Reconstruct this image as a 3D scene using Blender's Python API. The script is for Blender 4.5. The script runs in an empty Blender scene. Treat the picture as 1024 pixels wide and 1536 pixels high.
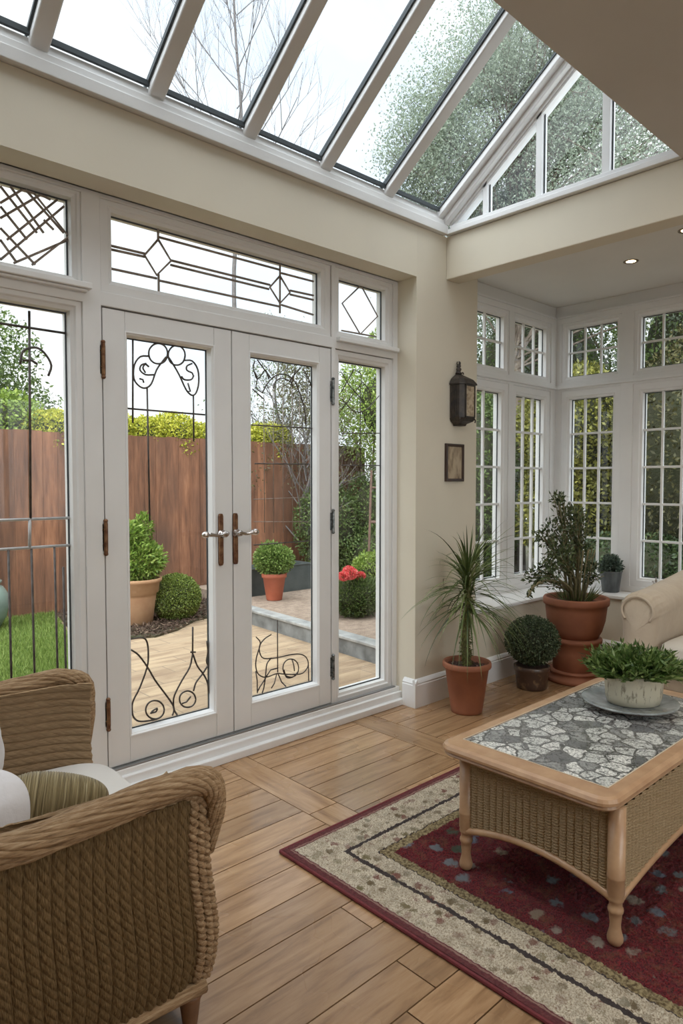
import bpy, math, random
import numpy as np
from mathutils import Vector, Matrix, Euler, Quaternion
random.seed(7); RNG = np.random.default_rng(7)
C = bpy.context.scene.collection
pi = math.pi

# ------------------------------------------------------------------ materials
def nt(name):
    m = bpy.data.materials.new(name); m.use_nodes = True
    t = m.node_tree; t.nodes.clear()
    o = t.nodes.new('ShaderNodeOutputMaterial')
    return m, t, o
def N(t, typ, **k):
    n = t.nodes.new(typ)
    for a, b in k.items():
        if a.startswith('i_'):
            key = a[2:].replace('_', ' ')
            n.inputs[int(key) if key.isdigit() else key].default_value = b
        else: setattr(n, a, b)
    return n
def rgb(c): return (c[0], c[1], c[2], 1)
def ramp(t, fac, stops, interp='LINEAR'):
    r = t.nodes.new('ShaderNodeValToRGB'); r.color_ramp.interpolation = interp
    e = r.color_ramp.elements
    while len(e) < len(stops): e.new(0.5)
    for i, (p, c) in enumerate(stops): e[i].position = p; e[i].color = rgb(c)
    t.links.new(fac, r.inputs[0]); return r.outputs[0]
def math_(t, op, a, b=None, clamp=False):
    n = t.nodes.new('ShaderNodeMath'); n.operation = op; n.use_clamp = clamp
    for i, v in enumerate((a, b)):
        if v is None: continue
        if isinstance(v, (int, float)): n.inputs[i].default_value = v
        else: t.links.new(v, n.inputs[i])
    return n.outputs[0]
def mixc(t, fac, a, b, blend='MIX'):
    n = t.nodes.new('ShaderNodeMix'); n.data_type = 'RGBA'; n.blend_type = blend
    for s, v in ((n.inputs['Factor'], fac), (n.inputs['A'], a), (n.inputs['B'], b)):
        pass
    for idx, v in ((0, fac), (6, a), (7, b)):
        if isinstance(v, (int, float)): n.inputs[idx].default_value = v
        elif isinstance(v, tuple): n.inputs[idx].default_value = rgb(v)
        else: t.links.new(v, n.inputs[idx])
    return n.outputs[2]
def coord(t, kind='Object', scale=(1,1,1), rot=(0,0,0)):
    tc = t.nodes.new('ShaderNodeTexCoord'); mp = t.nodes.new('ShaderNodeMapping')
    mp.inputs['Scale'].default_value = scale; mp.inputs['Rotation'].default_value = rot
    t.links.new(tc.outputs[kind], mp.inputs[0]); return mp.outputs[0]
def noise(t, vec, scale, detail=4, rough=.55, dist=0):
    n = N(t, 'ShaderNodeTexNoise'); n.inputs['Scale'].default_value = scale; n.inputs['Detail'].default_value = detail
    n.inputs['Roughness'].default_value = rough; n.inputs['Distortion'].default_value = dist
    t.links.new(vec, n.inputs['Vector']); return n.outputs[0]
def bsdf(t, o, col, rough=.5, metal=0, bump=None, bstr=.3, bdist=.01, coat=0, spec=.5, sheen=0, trans=None):
    b = N(t, 'ShaderNodeBsdfPrincipled')
    b.inputs['Metallic'].default_value = metal; b.inputs['Coat Weight'].default_value = coat; b.inputs['Coat Roughness'].default_value = .15
    b.inputs['Specular IOR Level'].default_value = spec; b.inputs['Sheen Weight'].default_value = sheen
    if isinstance(rough, (int, float)): b.inputs['Roughness'].default_value = rough
    else: t.links.new(rough, b.inputs['Roughness'])
    if isinstance(col, tuple): b.inputs['Base Color'].default_value = rgb(col)
    else: t.links.new(col, b.inputs['Base Color'])
    if bump is not None:
        bn = N(t, 'ShaderNodeBump'); bn.inputs['Strength'].default_value = bstr; bn.inputs['Distance'].default_value = bdist
        t.links.new(bump, bn.inputs['Height']); t.links.new(bn.outputs[0], b.inputs['Normal'])
    out = b.outputs[0]
    if trans:
        tr = N(t, 'ShaderNodeBsdfTranslucent')
        if isinstance(col, tuple): tr.inputs[0].default_value = rgb(col)
        else: t.links.new(col, tr.inputs[0])
        mx = N(t, 'ShaderNodeMixShader'); mx.inputs[0].default_value = trans
        t.links.new(out, mx.inputs[1]); t.links.new(tr.outputs[0], mx.inputs[2]); out = mx.outputs[0]
    t.links.new(out, o.inputs[0]); return b
MATS = {}
def pm(name, c1, c2=None, scale=8, stretch=(1,1,1), rough=.5, metal=0, bump=0, bscale=60, bstretch=None, coat=0, spec=.5, lo=.35, hi=.65, detail=4, sheen=0, bdist=.004, kind='Object'):
    if name in MATS: return MATS[name]
    m, t, o = nt(name)
    v = coord(t, kind, stretch)
    col = c1
    if c2 is not None: col = ramp(t, noise(t, v, scale, detail), [(lo, c1), (hi, c2)])
    bp = None
    if bump: bp = noise(t, coord(t, kind, bstretch or stretch), bscale, 5)
    bsdf(t, o, col, rough, metal, bp, bump, bdist, coat, spec, sheen)
    MATS[name] = m; return m
def leafmat(name, dark, mid, light, rough=.5, trans=.25, spec=.4):
    if name in MATS: return MATS[name]
    m, t, o = nt(name)
    a = N(t, 'ShaderNodeAttribute', attribute_name='tint')
    col = ramp(t, a.outputs['Fac'], [(0, dark), (.5, mid), (1, light)])
    bsdf(t, o, col, rough, trans=trans, spec=spec)
    MATS[name] = m; return m

white = pm('white_paint', (.74,.735,.725), (.70,.695,.685), 3, rough=.38, bump=.05, bscale=25)
white2 = pm('white_paint_gloss', (.80,.80,.80), (.76,.76,.76), 3, rough=.3, bump=.04, bscale=20)
cream = pm('cream_wall_paint', (.70,.645,.53), (.67,.615,.505), 2, rough=.75, bump=.06, bscale=120)
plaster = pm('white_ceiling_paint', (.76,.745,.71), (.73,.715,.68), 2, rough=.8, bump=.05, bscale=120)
taupe_shade = pm('shaded_ceiling_taupe', (.56,.535,.51), (.535,.51,.485), 2, rough=.8, bump=.05, bscale=120)  # ceiling plaster darkened to taupe, its shade put into the colour
gasket = pm('dark_rubber_seal', (.035,.045,.05), rough=.5)
lead = pm('dark_lead_came', (.055,.045,.04), (.11,.095,.085), 30, rough=.4, metal=.5)
leadw = pm('pale_lead_came', (.5,.5,.5), (.38,.38,.38), 30, rough=.4, metal=.2)
leadb = pm('copper_lead_came', (.34,.28,.24), (.24,.20,.17), 30, rough=.45, metal=.3)
brass = pm('aged_brass', (.30,.17,.09), (.14,.06,.035), 40, rough=.4, metal=.8, bump=.3, bscale=90)
steel = pm('polished_pewter', (.62,.60,.58), (.42,.36,.33), 50, rough=.18, metal=1, bump=.15, bscale=60)
irongrey = pm('grey_ironwork', (.30,.32,.32), (.07,.08,.08), 70, rough=.35, metal=.9, bump=.4, bscale=90)
black = pm('black_iron', (.035,.032,.03), (.07,.055,.045), 30, rough=.45, metal=.4, bump=.3, bscale=80)
terra = pm('terracotta', (.33,.125,.065), (.27,.10,.055), 9, rough=.72, bump=.15, bscale=60)
terra2 = pm('pale_terracotta', (.42,.24,.13), (.34,.18,.095), 7, rough=.8, bump=.15, bscale=60)
terra3 = pm('red_terracotta', (.46,.13,.07), (.38,.10,.055), 7, rough=.7, bump=.1, bscale=60)
soil = pm('potting_soil', (.035,.02,.015), (.10,.055,.04), 80, rough=.9, bump=1, bscale=130, bdist=.01)
beech = pm('honey_beech_wood', (.48,.30,.17), (.38,.22,.12), 14, (1,1,1), rough=.38, bump=.08, bscale=60, coat=.2)
bark = pm('tree_bark', (.10,.075,.055), (.19,.15,.12), 20, (1,1,.3), rough=.9, bump=.6, bscale=40)
stemm = pm('green_brown_stem', (.13,.12,.055), (.20,.17,.09), 40, rough=.7, bump=.4, bscale=90)
mossstem = pm('mossy_stem', (.16,.17,.05), (.09,.08,.035), 50, rough=.9, bump=.8, bscale=120, bdist=.01)
linen = pm('off_white_linen', (.66,.63,.59), (.60,.57,.53), 4, rough=.9, bump=.15, bscale=12, sheen=.3, bdist=.02)
whitefab = pm('white_cotton', (.72,.70,.71), (.66,.64,.65), 4, rough=.9, bump=.3, bscale=9, sheen=.2, bdist=.03)
sofafab = pm('cream_sofa_fabric', (.56,.47,.36), (.50,.41,.31), 5, rough=.95, bump=.35, bscale=14, sheen=.3, bdist=.02)
sofabase = pm('brown_sofa_valance', (.36,.28,.20), (.31,.24,.17), 5, rough=.95, bump=.3, bscale=200)
slate = pm('slate_stone', (.10,.105,.105), (.22,.23,.23), 6, rough=.5, bump=.3, bscale=20)
darkplastic = pm('dark_planter_clay', (.035,.045,.045), (.06,.07,.068), 6, rough=.6)
zinc = pm('dark_zinc', (.09,.10,.105), (.16,.175,.18), 25, (1,1,.3), rough=.5, metal=.6, bump=.2)
glazegreen = pm('celadon_glaze', (.19,.245,.215), (.14,.19,.165), 5, rough=.25, coat=.4)

def glassmat(name='window_glass', tint=(.96,.98,.97), refl=1.0):
    m, t, o = nt(name)
    tr = N(t, 'ShaderNodeBsdfTransparent'); tr.inputs[0].default_value = rgb(tint)
    gl = N(t, 'ShaderNodeBsdfGlossy'); gl.inputs['Roughness'].default_value = 0.0; gl.inputs[0].default_value = (.95*refl,)*3+(1,)
    fr = N(t, 'ShaderNodeFresnel'); fr.inputs[0].default_value = 1.45
    mx = N(t, 'ShaderNodeMixShader')
    geo = N(t, 'ShaderNodeNewGeometry'); t.links.new(math_(t, 'MULTIPLY', fr.outputs[0], math_(t, 'MULTIPLY', math_(t, 'SUBTRACT', 1., geo.outputs['Backfacing']), .85)), mx.inputs[0]); t.links.new(tr.outputs[0], mx.inputs[1]); t.links.new(gl.outputs[0], mx.inputs[2])
    t.links.new(mx.outputs[0], o.inputs[0]); return m
glass = glassmat()
roofglass = glassmat('roof_glass', (.95,.975,.98))

# wicker / rope
def wickermat(name, c1, c2, c3, scale, stretch, use='UV'):
    m, t, o = nt(name)
    v = coord(t, use, stretch)
    n1 = noise(t, v, scale, 5, .6); n2 = noise(t, coord(t, use, (1,1,1)), 6, 3)
    col = ramp(t, n1, [(.25, c1), (.5, c2), (.75, c3)])
    dk = N(t, 'ShaderNodeAttribute', attribute_name='cord')
    col = mixc(t, math_(t, 'MULTIPLY', n2, .35), col, c1)
    bsdf(t, o, col, .7, 0, n1, 1.0, .006, 0, .3)
    return m
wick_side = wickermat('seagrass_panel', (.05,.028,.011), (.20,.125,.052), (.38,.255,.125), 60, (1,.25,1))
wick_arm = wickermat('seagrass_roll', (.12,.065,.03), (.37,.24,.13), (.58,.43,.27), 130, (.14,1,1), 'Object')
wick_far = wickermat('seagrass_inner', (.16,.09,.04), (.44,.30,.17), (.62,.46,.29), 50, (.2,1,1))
wick_table = wickermat('woven_cane_panel', (.24,.15,.07), (.50,.36,.205), (.66,.52,.34), 70, (1,.5,1))

def floor_mat():
    m, t, o = nt('oak_parquet')
    v = coord(t, 'UV', (1.6, 14, 1)); a = N(t, 'ShaderNodeAttribute', attribute_name='tint')
    off = N(t, 'ShaderNodeVectorMath', operation='ADD'); t.links.new(v, off.inputs[0])
    cb = N(t, 'ShaderNodeCombineXYZ'); t.links.new(math_(t, 'MULTIPLY', a.outputs['Fac'], 37.), cb.inputs[0]); t.links.new(math_(t, 'MULTIPLY', a.outputs['Fac'], 91.), cb.inputs[1])
    t.links.new(cb.outputs[0], off.inputs[1])
    g = noise(t, off.outputs[0], 2.2, 6, .6, .4); fine = noise(t, off.outputs[0], 14, 4, .6)
    col = ramp(t, g, [(.3, (.215,.12,.058)), (.5, (.36,.215,.11)), (.7, (.46,.295,.16))])
    col = mixc(t, math_(t, 'MULTIPLY', fine, .25), col, (.20,.10,.05))
    hs = N(t, 'ShaderNodeHueSaturation'); t.links.new(col, hs.inputs['Color'])
    t.links.new(math_(t, 'ADD', math_(t, 'MULTIPLY', a.outputs['Fac'], .32), .86), hs.inputs['Value'])
    blot = noise(t, coord(t, 'Object', (1,1,1)), 2.2, 3)
    r = ramp(t, blot, [(.35, (.20,)*3), (.65, (.34,)*3)])
    bsdf(t, o, hs.outputs[0], r, 0, fine, .08, .002, .15, .5)
    return m
floorm = floor_mat()

def rug_mat(x0, x1, y0, y1):
    m, t, o = nt('persian_rug_pile')
    tc = N(t, 'ShaderNodeTexCoord'); v0 = tc.outputs['Object']
    wob = N(t, 'ShaderNodeTexNoise'); wob.inputs['Scale'].default_value = 60; t.links.new(v0, wob.inputs['Vector'])
    sep = N(t, 'ShaderNodeSeparateXYZ'); t.links.new(v0, sep.inputs[0])
    w = (x1-x0)/2; h = (y1-y0)/2
    wv = math_(t, 'MULTIPLY', math_(t, 'SUBTRACT', wob.outputs[0], .5), .012)
    dx = math_(t, 'SUBTRACT', w, math_(t, 'ABSOLUTE', sep.outputs[0])); dy = math_(t, 'SUBTRACT', h, math_(t, 'ABSOLUTE', sep.outputs[1]))
    d = math_(t, 'ADD', math_(t, 'MINIMUM', dx, dy), wv)
    dn = math_(t, 'DIVIDE', d, .5)
    fuzz = noise(t, v0, 190, 4, .75); blob = noise(t, v0, 26, 4, .6); mid = noise(t, v0, 9, 3)
    cream_ = ramp(t, fuzz, [(.38, (.34,.25,.155)), (.5, (.68,.58,.43)), (.62, (.88,.80,.65))])
    # flower motifs in the cream band
    wc = N(t, 'ShaderNodeTexNoise'); wc.inputs['Scale'].default_value = 34; wc.inputs['Detail'].default_value = 4; t.links.new(v0, wc.inputs['Vector'])
    wv3 = N(t, 'ShaderNodeVectorMath', operation='MULTIPLY_ADD'); t.links.new(wc.outputs['Color'], wv3.inputs[0]); wv3.inputs[1].default_value = (.035,)*3; t.links.new(v0, wv3.inputs[2]); vd = wv3.outputs[0]
    vo = N(t, 'ShaderNodeTexVoronoi'); vo.inputs['Scale'].default_value = 24; vo.inputs['Randomness'].default_value = .8; t.links.new(vd, vo.inputs['Vector'])
    dist = math_(t, 'ADD', vo.outputs['Distance'], math_(t, 'MULTIPLY', math_(t, 'SUBTRACT', fuzz, .5), .5))
    mk = ramp(t, dist, [(.30, (1,1,1)), (.46, (0,0,0))])
    mcol = ramp(t, vo.outputs['Color'], [(.2, (.16,.11,.05)), (.42, (.20,.16,.07)), (.55, (.20,.06,.045)), (.8, (.24,.21,.14))], 'CONSTANT')
    cream_ = mixc(t, math_(t, 'MULTIPLY', mk, math_(t, 'MULTIPLY', ramp(t, mid, [(.40, (.35,)*3), (.60, (1,1,1))]), .95)), cream_, mcol)
    cream_ = mixc(t, math_(t, 'MULTIPLY', ramp(t, blob, [(.45, (0,0,0)), (.7, (1,1,1))]), .45), cream_, (.27,.20,.12))
    # red field
    red = ramp(t, fuzz, [(.38, (.035,.002,.004)), (.5, (.135,.006,.011)), (.62, (.26,.022,.025))])
    red = mixc(t, math_(t, 'MULTIPLY', ramp(t, blob, [(.5, (0,0,0)), (.72, (1,1,1))]), .35), red, (.26,.13,.055))
    vf = N(t, 'ShaderNodeTexVoronoi'); vf.inputs['Scale'].default_value = 10.5; vf.inputs['Randomness'].default_value = .85; t.links.new(vd, vf.inputs['Vector'])
    fz = math_(t, 'ADD', vf.outputs['Distance'], math_(t, 'MULTIPLY', math_(t, 'SUBTRACT', blob, .5), .5))
    fm = ramp(t, fz, [(.19, (1,1,1)), (.30, (0,0,0))])
    fcol = ramp(t, vf.outputs['Color'], [(0, (.22,.30,.32)), (.38, (.36,.30,.20)), (.5, (.42,.38,.30)), (.62, (.05,.12,.07)), (.68, (.15,.24,.30)), (.85, (.45,.27,.17))], 'CONSTANT')
    fcol = mixc(t, math_(t, 'MULTIPLY', fuzz, .5), fcol, (.12,.02,.02))
    red = mixc(t, math_(t, 'MULTIPLY', fm, .85), red, fcol)
    gold = ramp(t, noise(t, v0, 90, 2), [(.38, (.13,.085,.035)), (.6, (.42,.33,.17))])
    edge = ramp(t, noise(t, v0, 120, 3), [(.3, (.10,.018,.022)), (.7, (.17,.04,.04))])
    pink = ramp(t, fuzz, [(.3, (.22,.10,.08)), (.7, (.40,.24,.19))])
    dark = (.055,.038,.035)
    col = edge
    for pos, c in ((.052, pink), (.066, edge), (.074, (.50,.40,.30)), (.080, cream_), (.325, dark), (.358, cream_), (.500, dark), (.508, gold), (.585, red)):
        s = math_(t, 'GREATER_THAN', dn, pos)
        col = mixc(t, s, col, c)
    bh = math_(t, 'ADD', math_(t, 'MULTIPLY', fuzz, .7), math_(t, 'MULTIPLY', blob, .6))
    bsdf(t, o, col, .95, 0, bh, .9, .014, 0, .08, .1)
    return m

def mosaic_mat():
    m, t, o = nt('pebble_mosaic')
    v = coord(t, 'Object', (1,1,1))
    wb = N(t, 'ShaderNodeTexNoise'); wb.inputs['Scale'].default_value = 14; t.links.new(v, wb.inputs['Vector'])
    mv = N(t, 'ShaderNodeVectorMath', operation='MULTIPLY_ADD'); t.links.new(wb.outputs['Color'], mv.inputs[0]); mv.inputs[1].default_value = (.045,)*3; t.links.new(v, mv.inputs[2])
    e = N(t, 'ShaderNodeTexVoronoi'); e.feature = 'DISTANCE_TO_EDGE'; e.inputs['Scale'].default_value = 14; t.links.new(mv.outputs[0], e.inputs['Vector'])
    c = N(t, 'ShaderNodeTexVoronoi'); c.inputs['Scale'].default_value = 14; t.links.new(mv.outputs[0], c.inputs['Vector'])
    f = noise(t, v, 160, 5, .7); g = noise(t, v, 34, 5, .7, 1.5)
    base = ramp(t, c.outputs['Color'], [(.0, (.30,.30,.29)), (.30, (.62,.62,.58)), (.5, (.82,.81,.76)), (.66, (.16,.16,.16)), (.72, (.62,.62,.58))], 'CONSTANT')
    base = mixc(t, math_(t, 'MULTIPLY', ramp(t, g, [(.52, (0,0,0)), (.62, (1,1,1))]), .7), base, (.065,.065,.065))
    base = mixc(t, math_(t, 'MULTIPLY', ramp(t, f, [(.48, (0,0,0)), (.56, (1,1,1))]), .6), base, (.10,.10,.095))
    ln = ramp(t, e.outputs['Distance'], [(.0, (1,1,1)), (.045, (1,1,1)), (.07, (0,0,0))])
    e2 = N(t, 'ShaderNodeTexVoronoi'); e2.feature = 'DISTANCE_TO_EDGE'; e2.inputs['Scale'].default_value = 26; t.links.new(mv.outputs[0], e2.inputs['Vector'])
    l2 = ramp(t, e2.outputs['Distance'], [(.0, (.8,.8,.8)), (.03, (.8,.8,.8)), (.06, (0,0,0))])
    base = mixc(t, math_(t, 'MULTIPLY', l2, ramp(t, g, [(.48, (0,0,0)), (.52, (1,1,1))])), base, (.05,.05,.05))
    base = mixc(t, ln, base, ramp(t, f, [(.45, (.05,.05,.05)), (.6, (.24,.235,.22))]))
    bsdf(t, o, base, .22, 0, ln, -.3, .002, .4)
    return m

def fence_mat():
    m, t, o = nt('weathered_fence_boards')
    v = coord(t, 'Object', (1,1,.12)); a = N(t, 'ShaderNodeAttribute', attribute_name='tint')
    n = noise(t, v, 22, 6, .65); big = noise(t, coord(t, 'Object', (1,1,.5)), 1.6, 4)
    col = ramp(t, n, [(.3, (.095,.039,.02)), (.55, (.195,.083,.042)), (.75, (.28,.132,.07))])
    col = mixc(t, ramp(t, big, [(.45, (0,0,0)), (.7, (.75,.75,.75))]), col, (.085,.045,.03))
    hs = N(t, 'ShaderNodeHueSaturation'); t.links.new(col, hs.inputs['Color']); t.links.new(math_(t, 'ADD', math_(t, 'MULTIPLY', a.outputs['Fac'], .5), .75), hs.inputs['Value'])
    bsdf(t, o, hs.outputs[0], .85, 0, n, .12, .004)
    return m
def patio_mat():
    m, t, o = nt('sandstone_paving')
    v = coord(t, 'Object', (1,1,1))
    br = N(t, 'ShaderNodeTexBrick'); t.links.new(v, br.inputs['Vector'])
    br.inputs['Scale'].default_value = 1.15; br.inputs['Mortar Size'].default_value = .006; br.inputs['Color1'].default_value = (.42,.31,.195,1); br.inputs['Color2'].default_value = (.36,.265,.17,1); br.inputs['Mortar'].default_value = (.22,.17,.12,1)
    n = noise(t, coord(t, 'Object', (.5,2.5,1)), 3, 6, .6, .8)
    col = mixc(t, ramp(t, n, [(.40, (0,0,0)), (.62, (.75,.75,.75))]), br.outputs[0], (.22,.145,.09))
    bsdf(t, o, col, .8, 0, n, .3, .01)
    return m
# ------------------------------------------------------------------ helpers
def tag(o, label=None, cat=None, group=None, kind=None):
    if label: o['label'] = label
    if cat: o['category'] = cat
    if group: o['group'] = group
    if kind: o['kind'] = kind
    return o
def thing(name, loc, label=None, cat=None, group=None, kind=None, rz=0):
    o = bpy.data.objects.new(name, None); C.objects.link(o); o.location = loc; o.rotation_euler = (0,0,rz)
    o.empty_display_size = .05
    return tag(o, label, cat, group, kind)
def origin(o):
    v = Vector((0,0,0))
    while o is not None: v += o.location; o = o.parent
    return v
def link(me, name, mat, parent=None, smooth=False):
    o = bpy.data.objects.new(name, me); C.objects.link(o)
    if mat is not None and not me.materials: me.materials.append(mat)
    if smooth: me.shade_smooth()
    if parent: o.parent = parent
    return o
class MB:
    def __init__(s): s.v = []; s.f = []; s.uv = []; s.tint = []; s.ct = 0.5; s.hasuv = False
    def quadf(s, idx, uv=None):
        s.f.append(tuple(idx)); s.uv.append(uv); s.tint.append(s.ct)
        if uv: s.hasuv = True
    def poly(s, pts, uv=None):
        b = len(s.v); s.v += [tuple(p) for p in pts]; s.quadf(range(b, b+len(pts)), uv)
    def box(s, a, b):
        x0,y0,z0 = [min(p,q) for p,q in zip(a,b)]; x1,y1,z1 = [max(p,q) for p,q in zip(a,b)]
        k = len(s.v)
        s.v += [(x0,y0,z0),(x1,y0,z0),(x1,y1,z0),(x0,y1,z0),(x0,y0,z1),(x1,y0,z1),(x1,y1,z1),(x0,y1,z1)]
        for q in ((0,3,2,1),(4,5,6,7),(0,1,5,4),(1,2,6,5),(2,3,7,6),(3,0,4,7)): s.quadf([k+i for i in q])
        return s
    def hexa(s, bot, top):   # 4 bottom points, 4 top points
        k = len(s.v); s.v += [tuple(p) for p in bot]+[tuple(p) for p in top]
        for q in ((0,3,2,1),(4,5,6,7),(0,1,5,4),(1,2,6,5),(2,3,7,6),(3,0,4,7)): s.quadf([k+i for i in q])
        return s
    def prism(s, poly, axis, a, b):  # poly: list of 2D points; axis 'x','y','z'
        def P(p, c): return {'x': (c,p[0],p[1]), 'y': (p[0],c,p[1]), 'z': (p[0],p[1],c)}[axis]
        k = len(s.v); n = len(poly)
        s.v += [P(p,a) for p in poly]+[P(p,b) for p in poly]
        s.quadf(range(k, k+n)); s.quadf([k+n+i for i in reversed(range(n))])
        for i in range(n): j = (i+1)%n; s.quadf((k+i, k+n+i, k+n+j, k+j))
        return s
    def tube(s, pts, r, n=8, caps=True):
        pts = [Vector(p) for p in pts]
        if len(pts) < 2: return s
        rs = r if isinstance(r, (list,tuple)) else [r]*len(pts)
        k0 = len(s.v); up = None
        for i, p in enumerate(pts):
            d = (pts[min(i+1,len(pts)-1)]-pts[max(i-1,0)])
            if d.length < 1e-9: d = Vector((0,0,1))
            d.normalize()
            if up is None: up = d.orthogonal().normalized()
            else:
                up = up - d*up.dot(d)
                up = up.normalized() if up.length > 1e-6 else d.orthogonal().normalized()
            w = d.cross(up)
            for j in range(n):
                a = 2*pi*j/n; s.v.append(tuple(p + (up*math.cos(a)+w*math.sin(a))*rs[i]))
        for i in range(len(pts)-1):
            for j in range(n):
                j2 = (j+1)%n; a = k0+i*n
                s.quadf((a+j, a+j2, a+n+j2, a+n+j))
        if caps:
            s.quadf([k0+j for j in reversed(range(n))]); s.quadf([k0+(len(pts)-1)*n+j for j in range(n)])
        return s
    def lathe(s, prof, c=(0,0,0), n=40, sx=1, sy=1):
        k0 = len(s.v)
        for r, z in prof:
            for j in range(n):
                a = 2*pi*j/n; s.v.append((c[0]+r*sx*math.cos(a), c[1]+r*sy*math.sin(a), c[2]+z))
        for i in range(len(prof)-1):
            for j in range(n):
                j2 = (j+1)%n; a = k0+i*n; s.quadf((a+j, a+j2, a+n+j2, a+n+j))
        if prof[0][0] > 1e-4: s.quadf([k0+j for j in reversed(range(n))])
        if prof[-1][0] > 1e-4: s.quadf([k0+(len(prof)-1)*n+j for j in range(n)])
        return s
    def ring(s, mp, u0, u1, v0, v1, prof):
        """mitred rectangular frame; prof: closed list of (inset, w)"""
        k = len(s.v); n = len(prof)
        for (cu, cv, su, sv) in ((u0,v0,1,1),(u1,v0,-1,1),(u1,v1,-1,-1),(u0,v1,1,-1)):
            for (i, w) in prof: s.v.append(tuple(mp(cu+su*i, cv+sv*i, w)))
        for c in range(4):
            d = (c+1)%4
            for i in range(n):
                j = (i+1)%n; s.quadf((k+c*n+i, k+c*n+j, k+d*n+j, k+d*n+i))
        return s
    def mbox(s, mp, u0, u1, v0, v1, w0, w1):
        return s.hexa([mp(u0,v0,w0),mp(u1,v0,w0),mp(u1,v0,w1),mp(u0,v0,w1)],[mp(u0,v1,w0),mp(u1,v1,w0),mp(u1,v1,w1),mp(u0,v1,w1)])
    def ellip(s, c, r, n=20, m=12, e1=1, e2=1, rot=None):
        def sg(x, e): return math.copysign(abs(x)**e, x)
        k0 = len(s.v); R = rot.to_matrix() if rot else None
        for i in range(m+1):
            ph = -pi/2 + pi*i/m
            for j in range(n):
                th = 2*pi*j/n
                p = Vector((r[0]*sg(math.cos(ph),e1)*sg(math.cos(th),e2), r[1]*sg(math.cos(ph),e1)*sg(math.sin(th),e2), r[2]*sg(math.sin(ph),e1)))
                if R: p = R@p
                s.v.append(tuple(p+Vector(c)))
        for i in range(m):
            for j in range(n):
                j2 = (j+1)%n; a = k0+i*n; s.quadf((a+j, a+j2, a+n+j2, a+n+j))
        return s
    def build(s, name, mat, parent=None, smooth=False, bevel=0, local=False, seg=2, kind=None, weld=False):
        me = bpy.data.meshes.new(name)
        off = Vector((0,0,0))
        vs = np.array(s.v, dtype=float)
        if parent is not None and not local: off = origin(parent)
        elif parent is None and not local:
            lo = vs.min(0); hi = vs.max(0); off = Vector(((lo[0]+hi[0])/2, (lo[1]+hi[1])/2, lo[2]))
        vs = vs - np.array(off)
        me.from_pydata(vs.tolist(), [], s.f)
        if s.hasuv:
            ul = me.uv_layers.new(name='UVMap'); i = 0
            for f, uv in zip(s.f, s.uv):
                for c in range(len(f)):
                    if uv: ul.data[i].uv = uv[c]
                    i += 1
        at = me.attributes.new('tint', 'FLOAT', 'FACE'); at.data.foreach_set('value', s.tint)
        import bmesh
        bm = bmesh.new(); bm.from_mesh(me)
        if weld: bmesh.ops.remove_doubles(bm, verts=bm.verts, dist=1e-5)
        bmesh.ops.recalc_face_normals(bm, faces=bm.faces); bm.to_mesh(me); bm.free()
        o = link(me, name, mat, parent)
        if smooth: me.shade_smooth()
        if parent is None and not local: o.location = off
        if bevel:
            b = o.modifiers.new('bevel', 'BEVEL'); b.width = bevel; b.segments = seg; b.limit_method = 'ANGLE'; b.angle_limit = .6
        if kind: o['kind'] = kind
        return o
def grid_mesh(name, P, mat, parent=None, uvscale=(1,1), closed_u=False, smooth=True, solid=0, local=True):
    """P: (nu,nv,3) array"""
    nu, nv = P.shape[:2]
    me = bpy.data.meshes.new(name)
    idx = np.arange(nu*nv).reshape(nu, nv)
    if closed_u: idx = np.vstack([idx, idx[:1]])
    a = idx[:-1,:-1].ravel(); b = idx[1:,:-1].ravel(); c = idx[1:,1:].ravel(); d = idx[:-1,1:].ravel()
    F = np.stack([a,b,c,d],1)
    me.vertices.add(nu*nv); me.vertices.foreach_set('co', P.reshape(-1).astype(np.float32))
    me.loops.add(F.size); me.loops.foreach_set('vertex_index', F.ravel().astype(np.int32))
    me.polygons.add(len(F)); me.polygons.foreach_set('loop_start', (np.arange(len(F))*4).astype(np.int32))
    me.update(calc_edges=True)
    ul = me.uv_layers.new(name='UVMap')
    iu = (F // nv)/max(nu-1,1)*uvscale[0]; iv = (F % nv)/max(nv-1,1)*uvscale[1]
    ul.data.foreach_set('uv', np.stack([iu.ravel(), iv.ravel()],1).ravel().astype(np.float32))
    if smooth: me.shade_smooth()
    o = link(me, name, mat, parent)
    if solid:
        s = o.modifiers.new('solid', 'SOLIDIFY'); s.thickness = solid; s.offset = -1
    return o
def displaced(P, disp):
    du = np.gradient(P, axis=0); dv = np.gradient(P, axis=1)
    n = np.cross(du, dv); n /= (np.linalg.norm(n, axis=2, keepdims=True)+1e-9)
    return P + n*disp[...,None]
def rope_disp(U, V, ncol, nrow, depth=.5, twist=1.0, amp=.006):
    """U, V in 0..1: columns across U, twisted strands climbing V"""
    s = (U*ncol) % 1 * 2 - 1
    col = np.floor(U*ncol)
    h = np.sqrt(np.clip(1-s*s, 0, 1))
    ph = V*nrow + s*.5*twist + (col % 2)*.37
    g = np.abs(np.sin(pi*ph))**.6
    return amp*(h*(1-depth) + h*g*depth)
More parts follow.
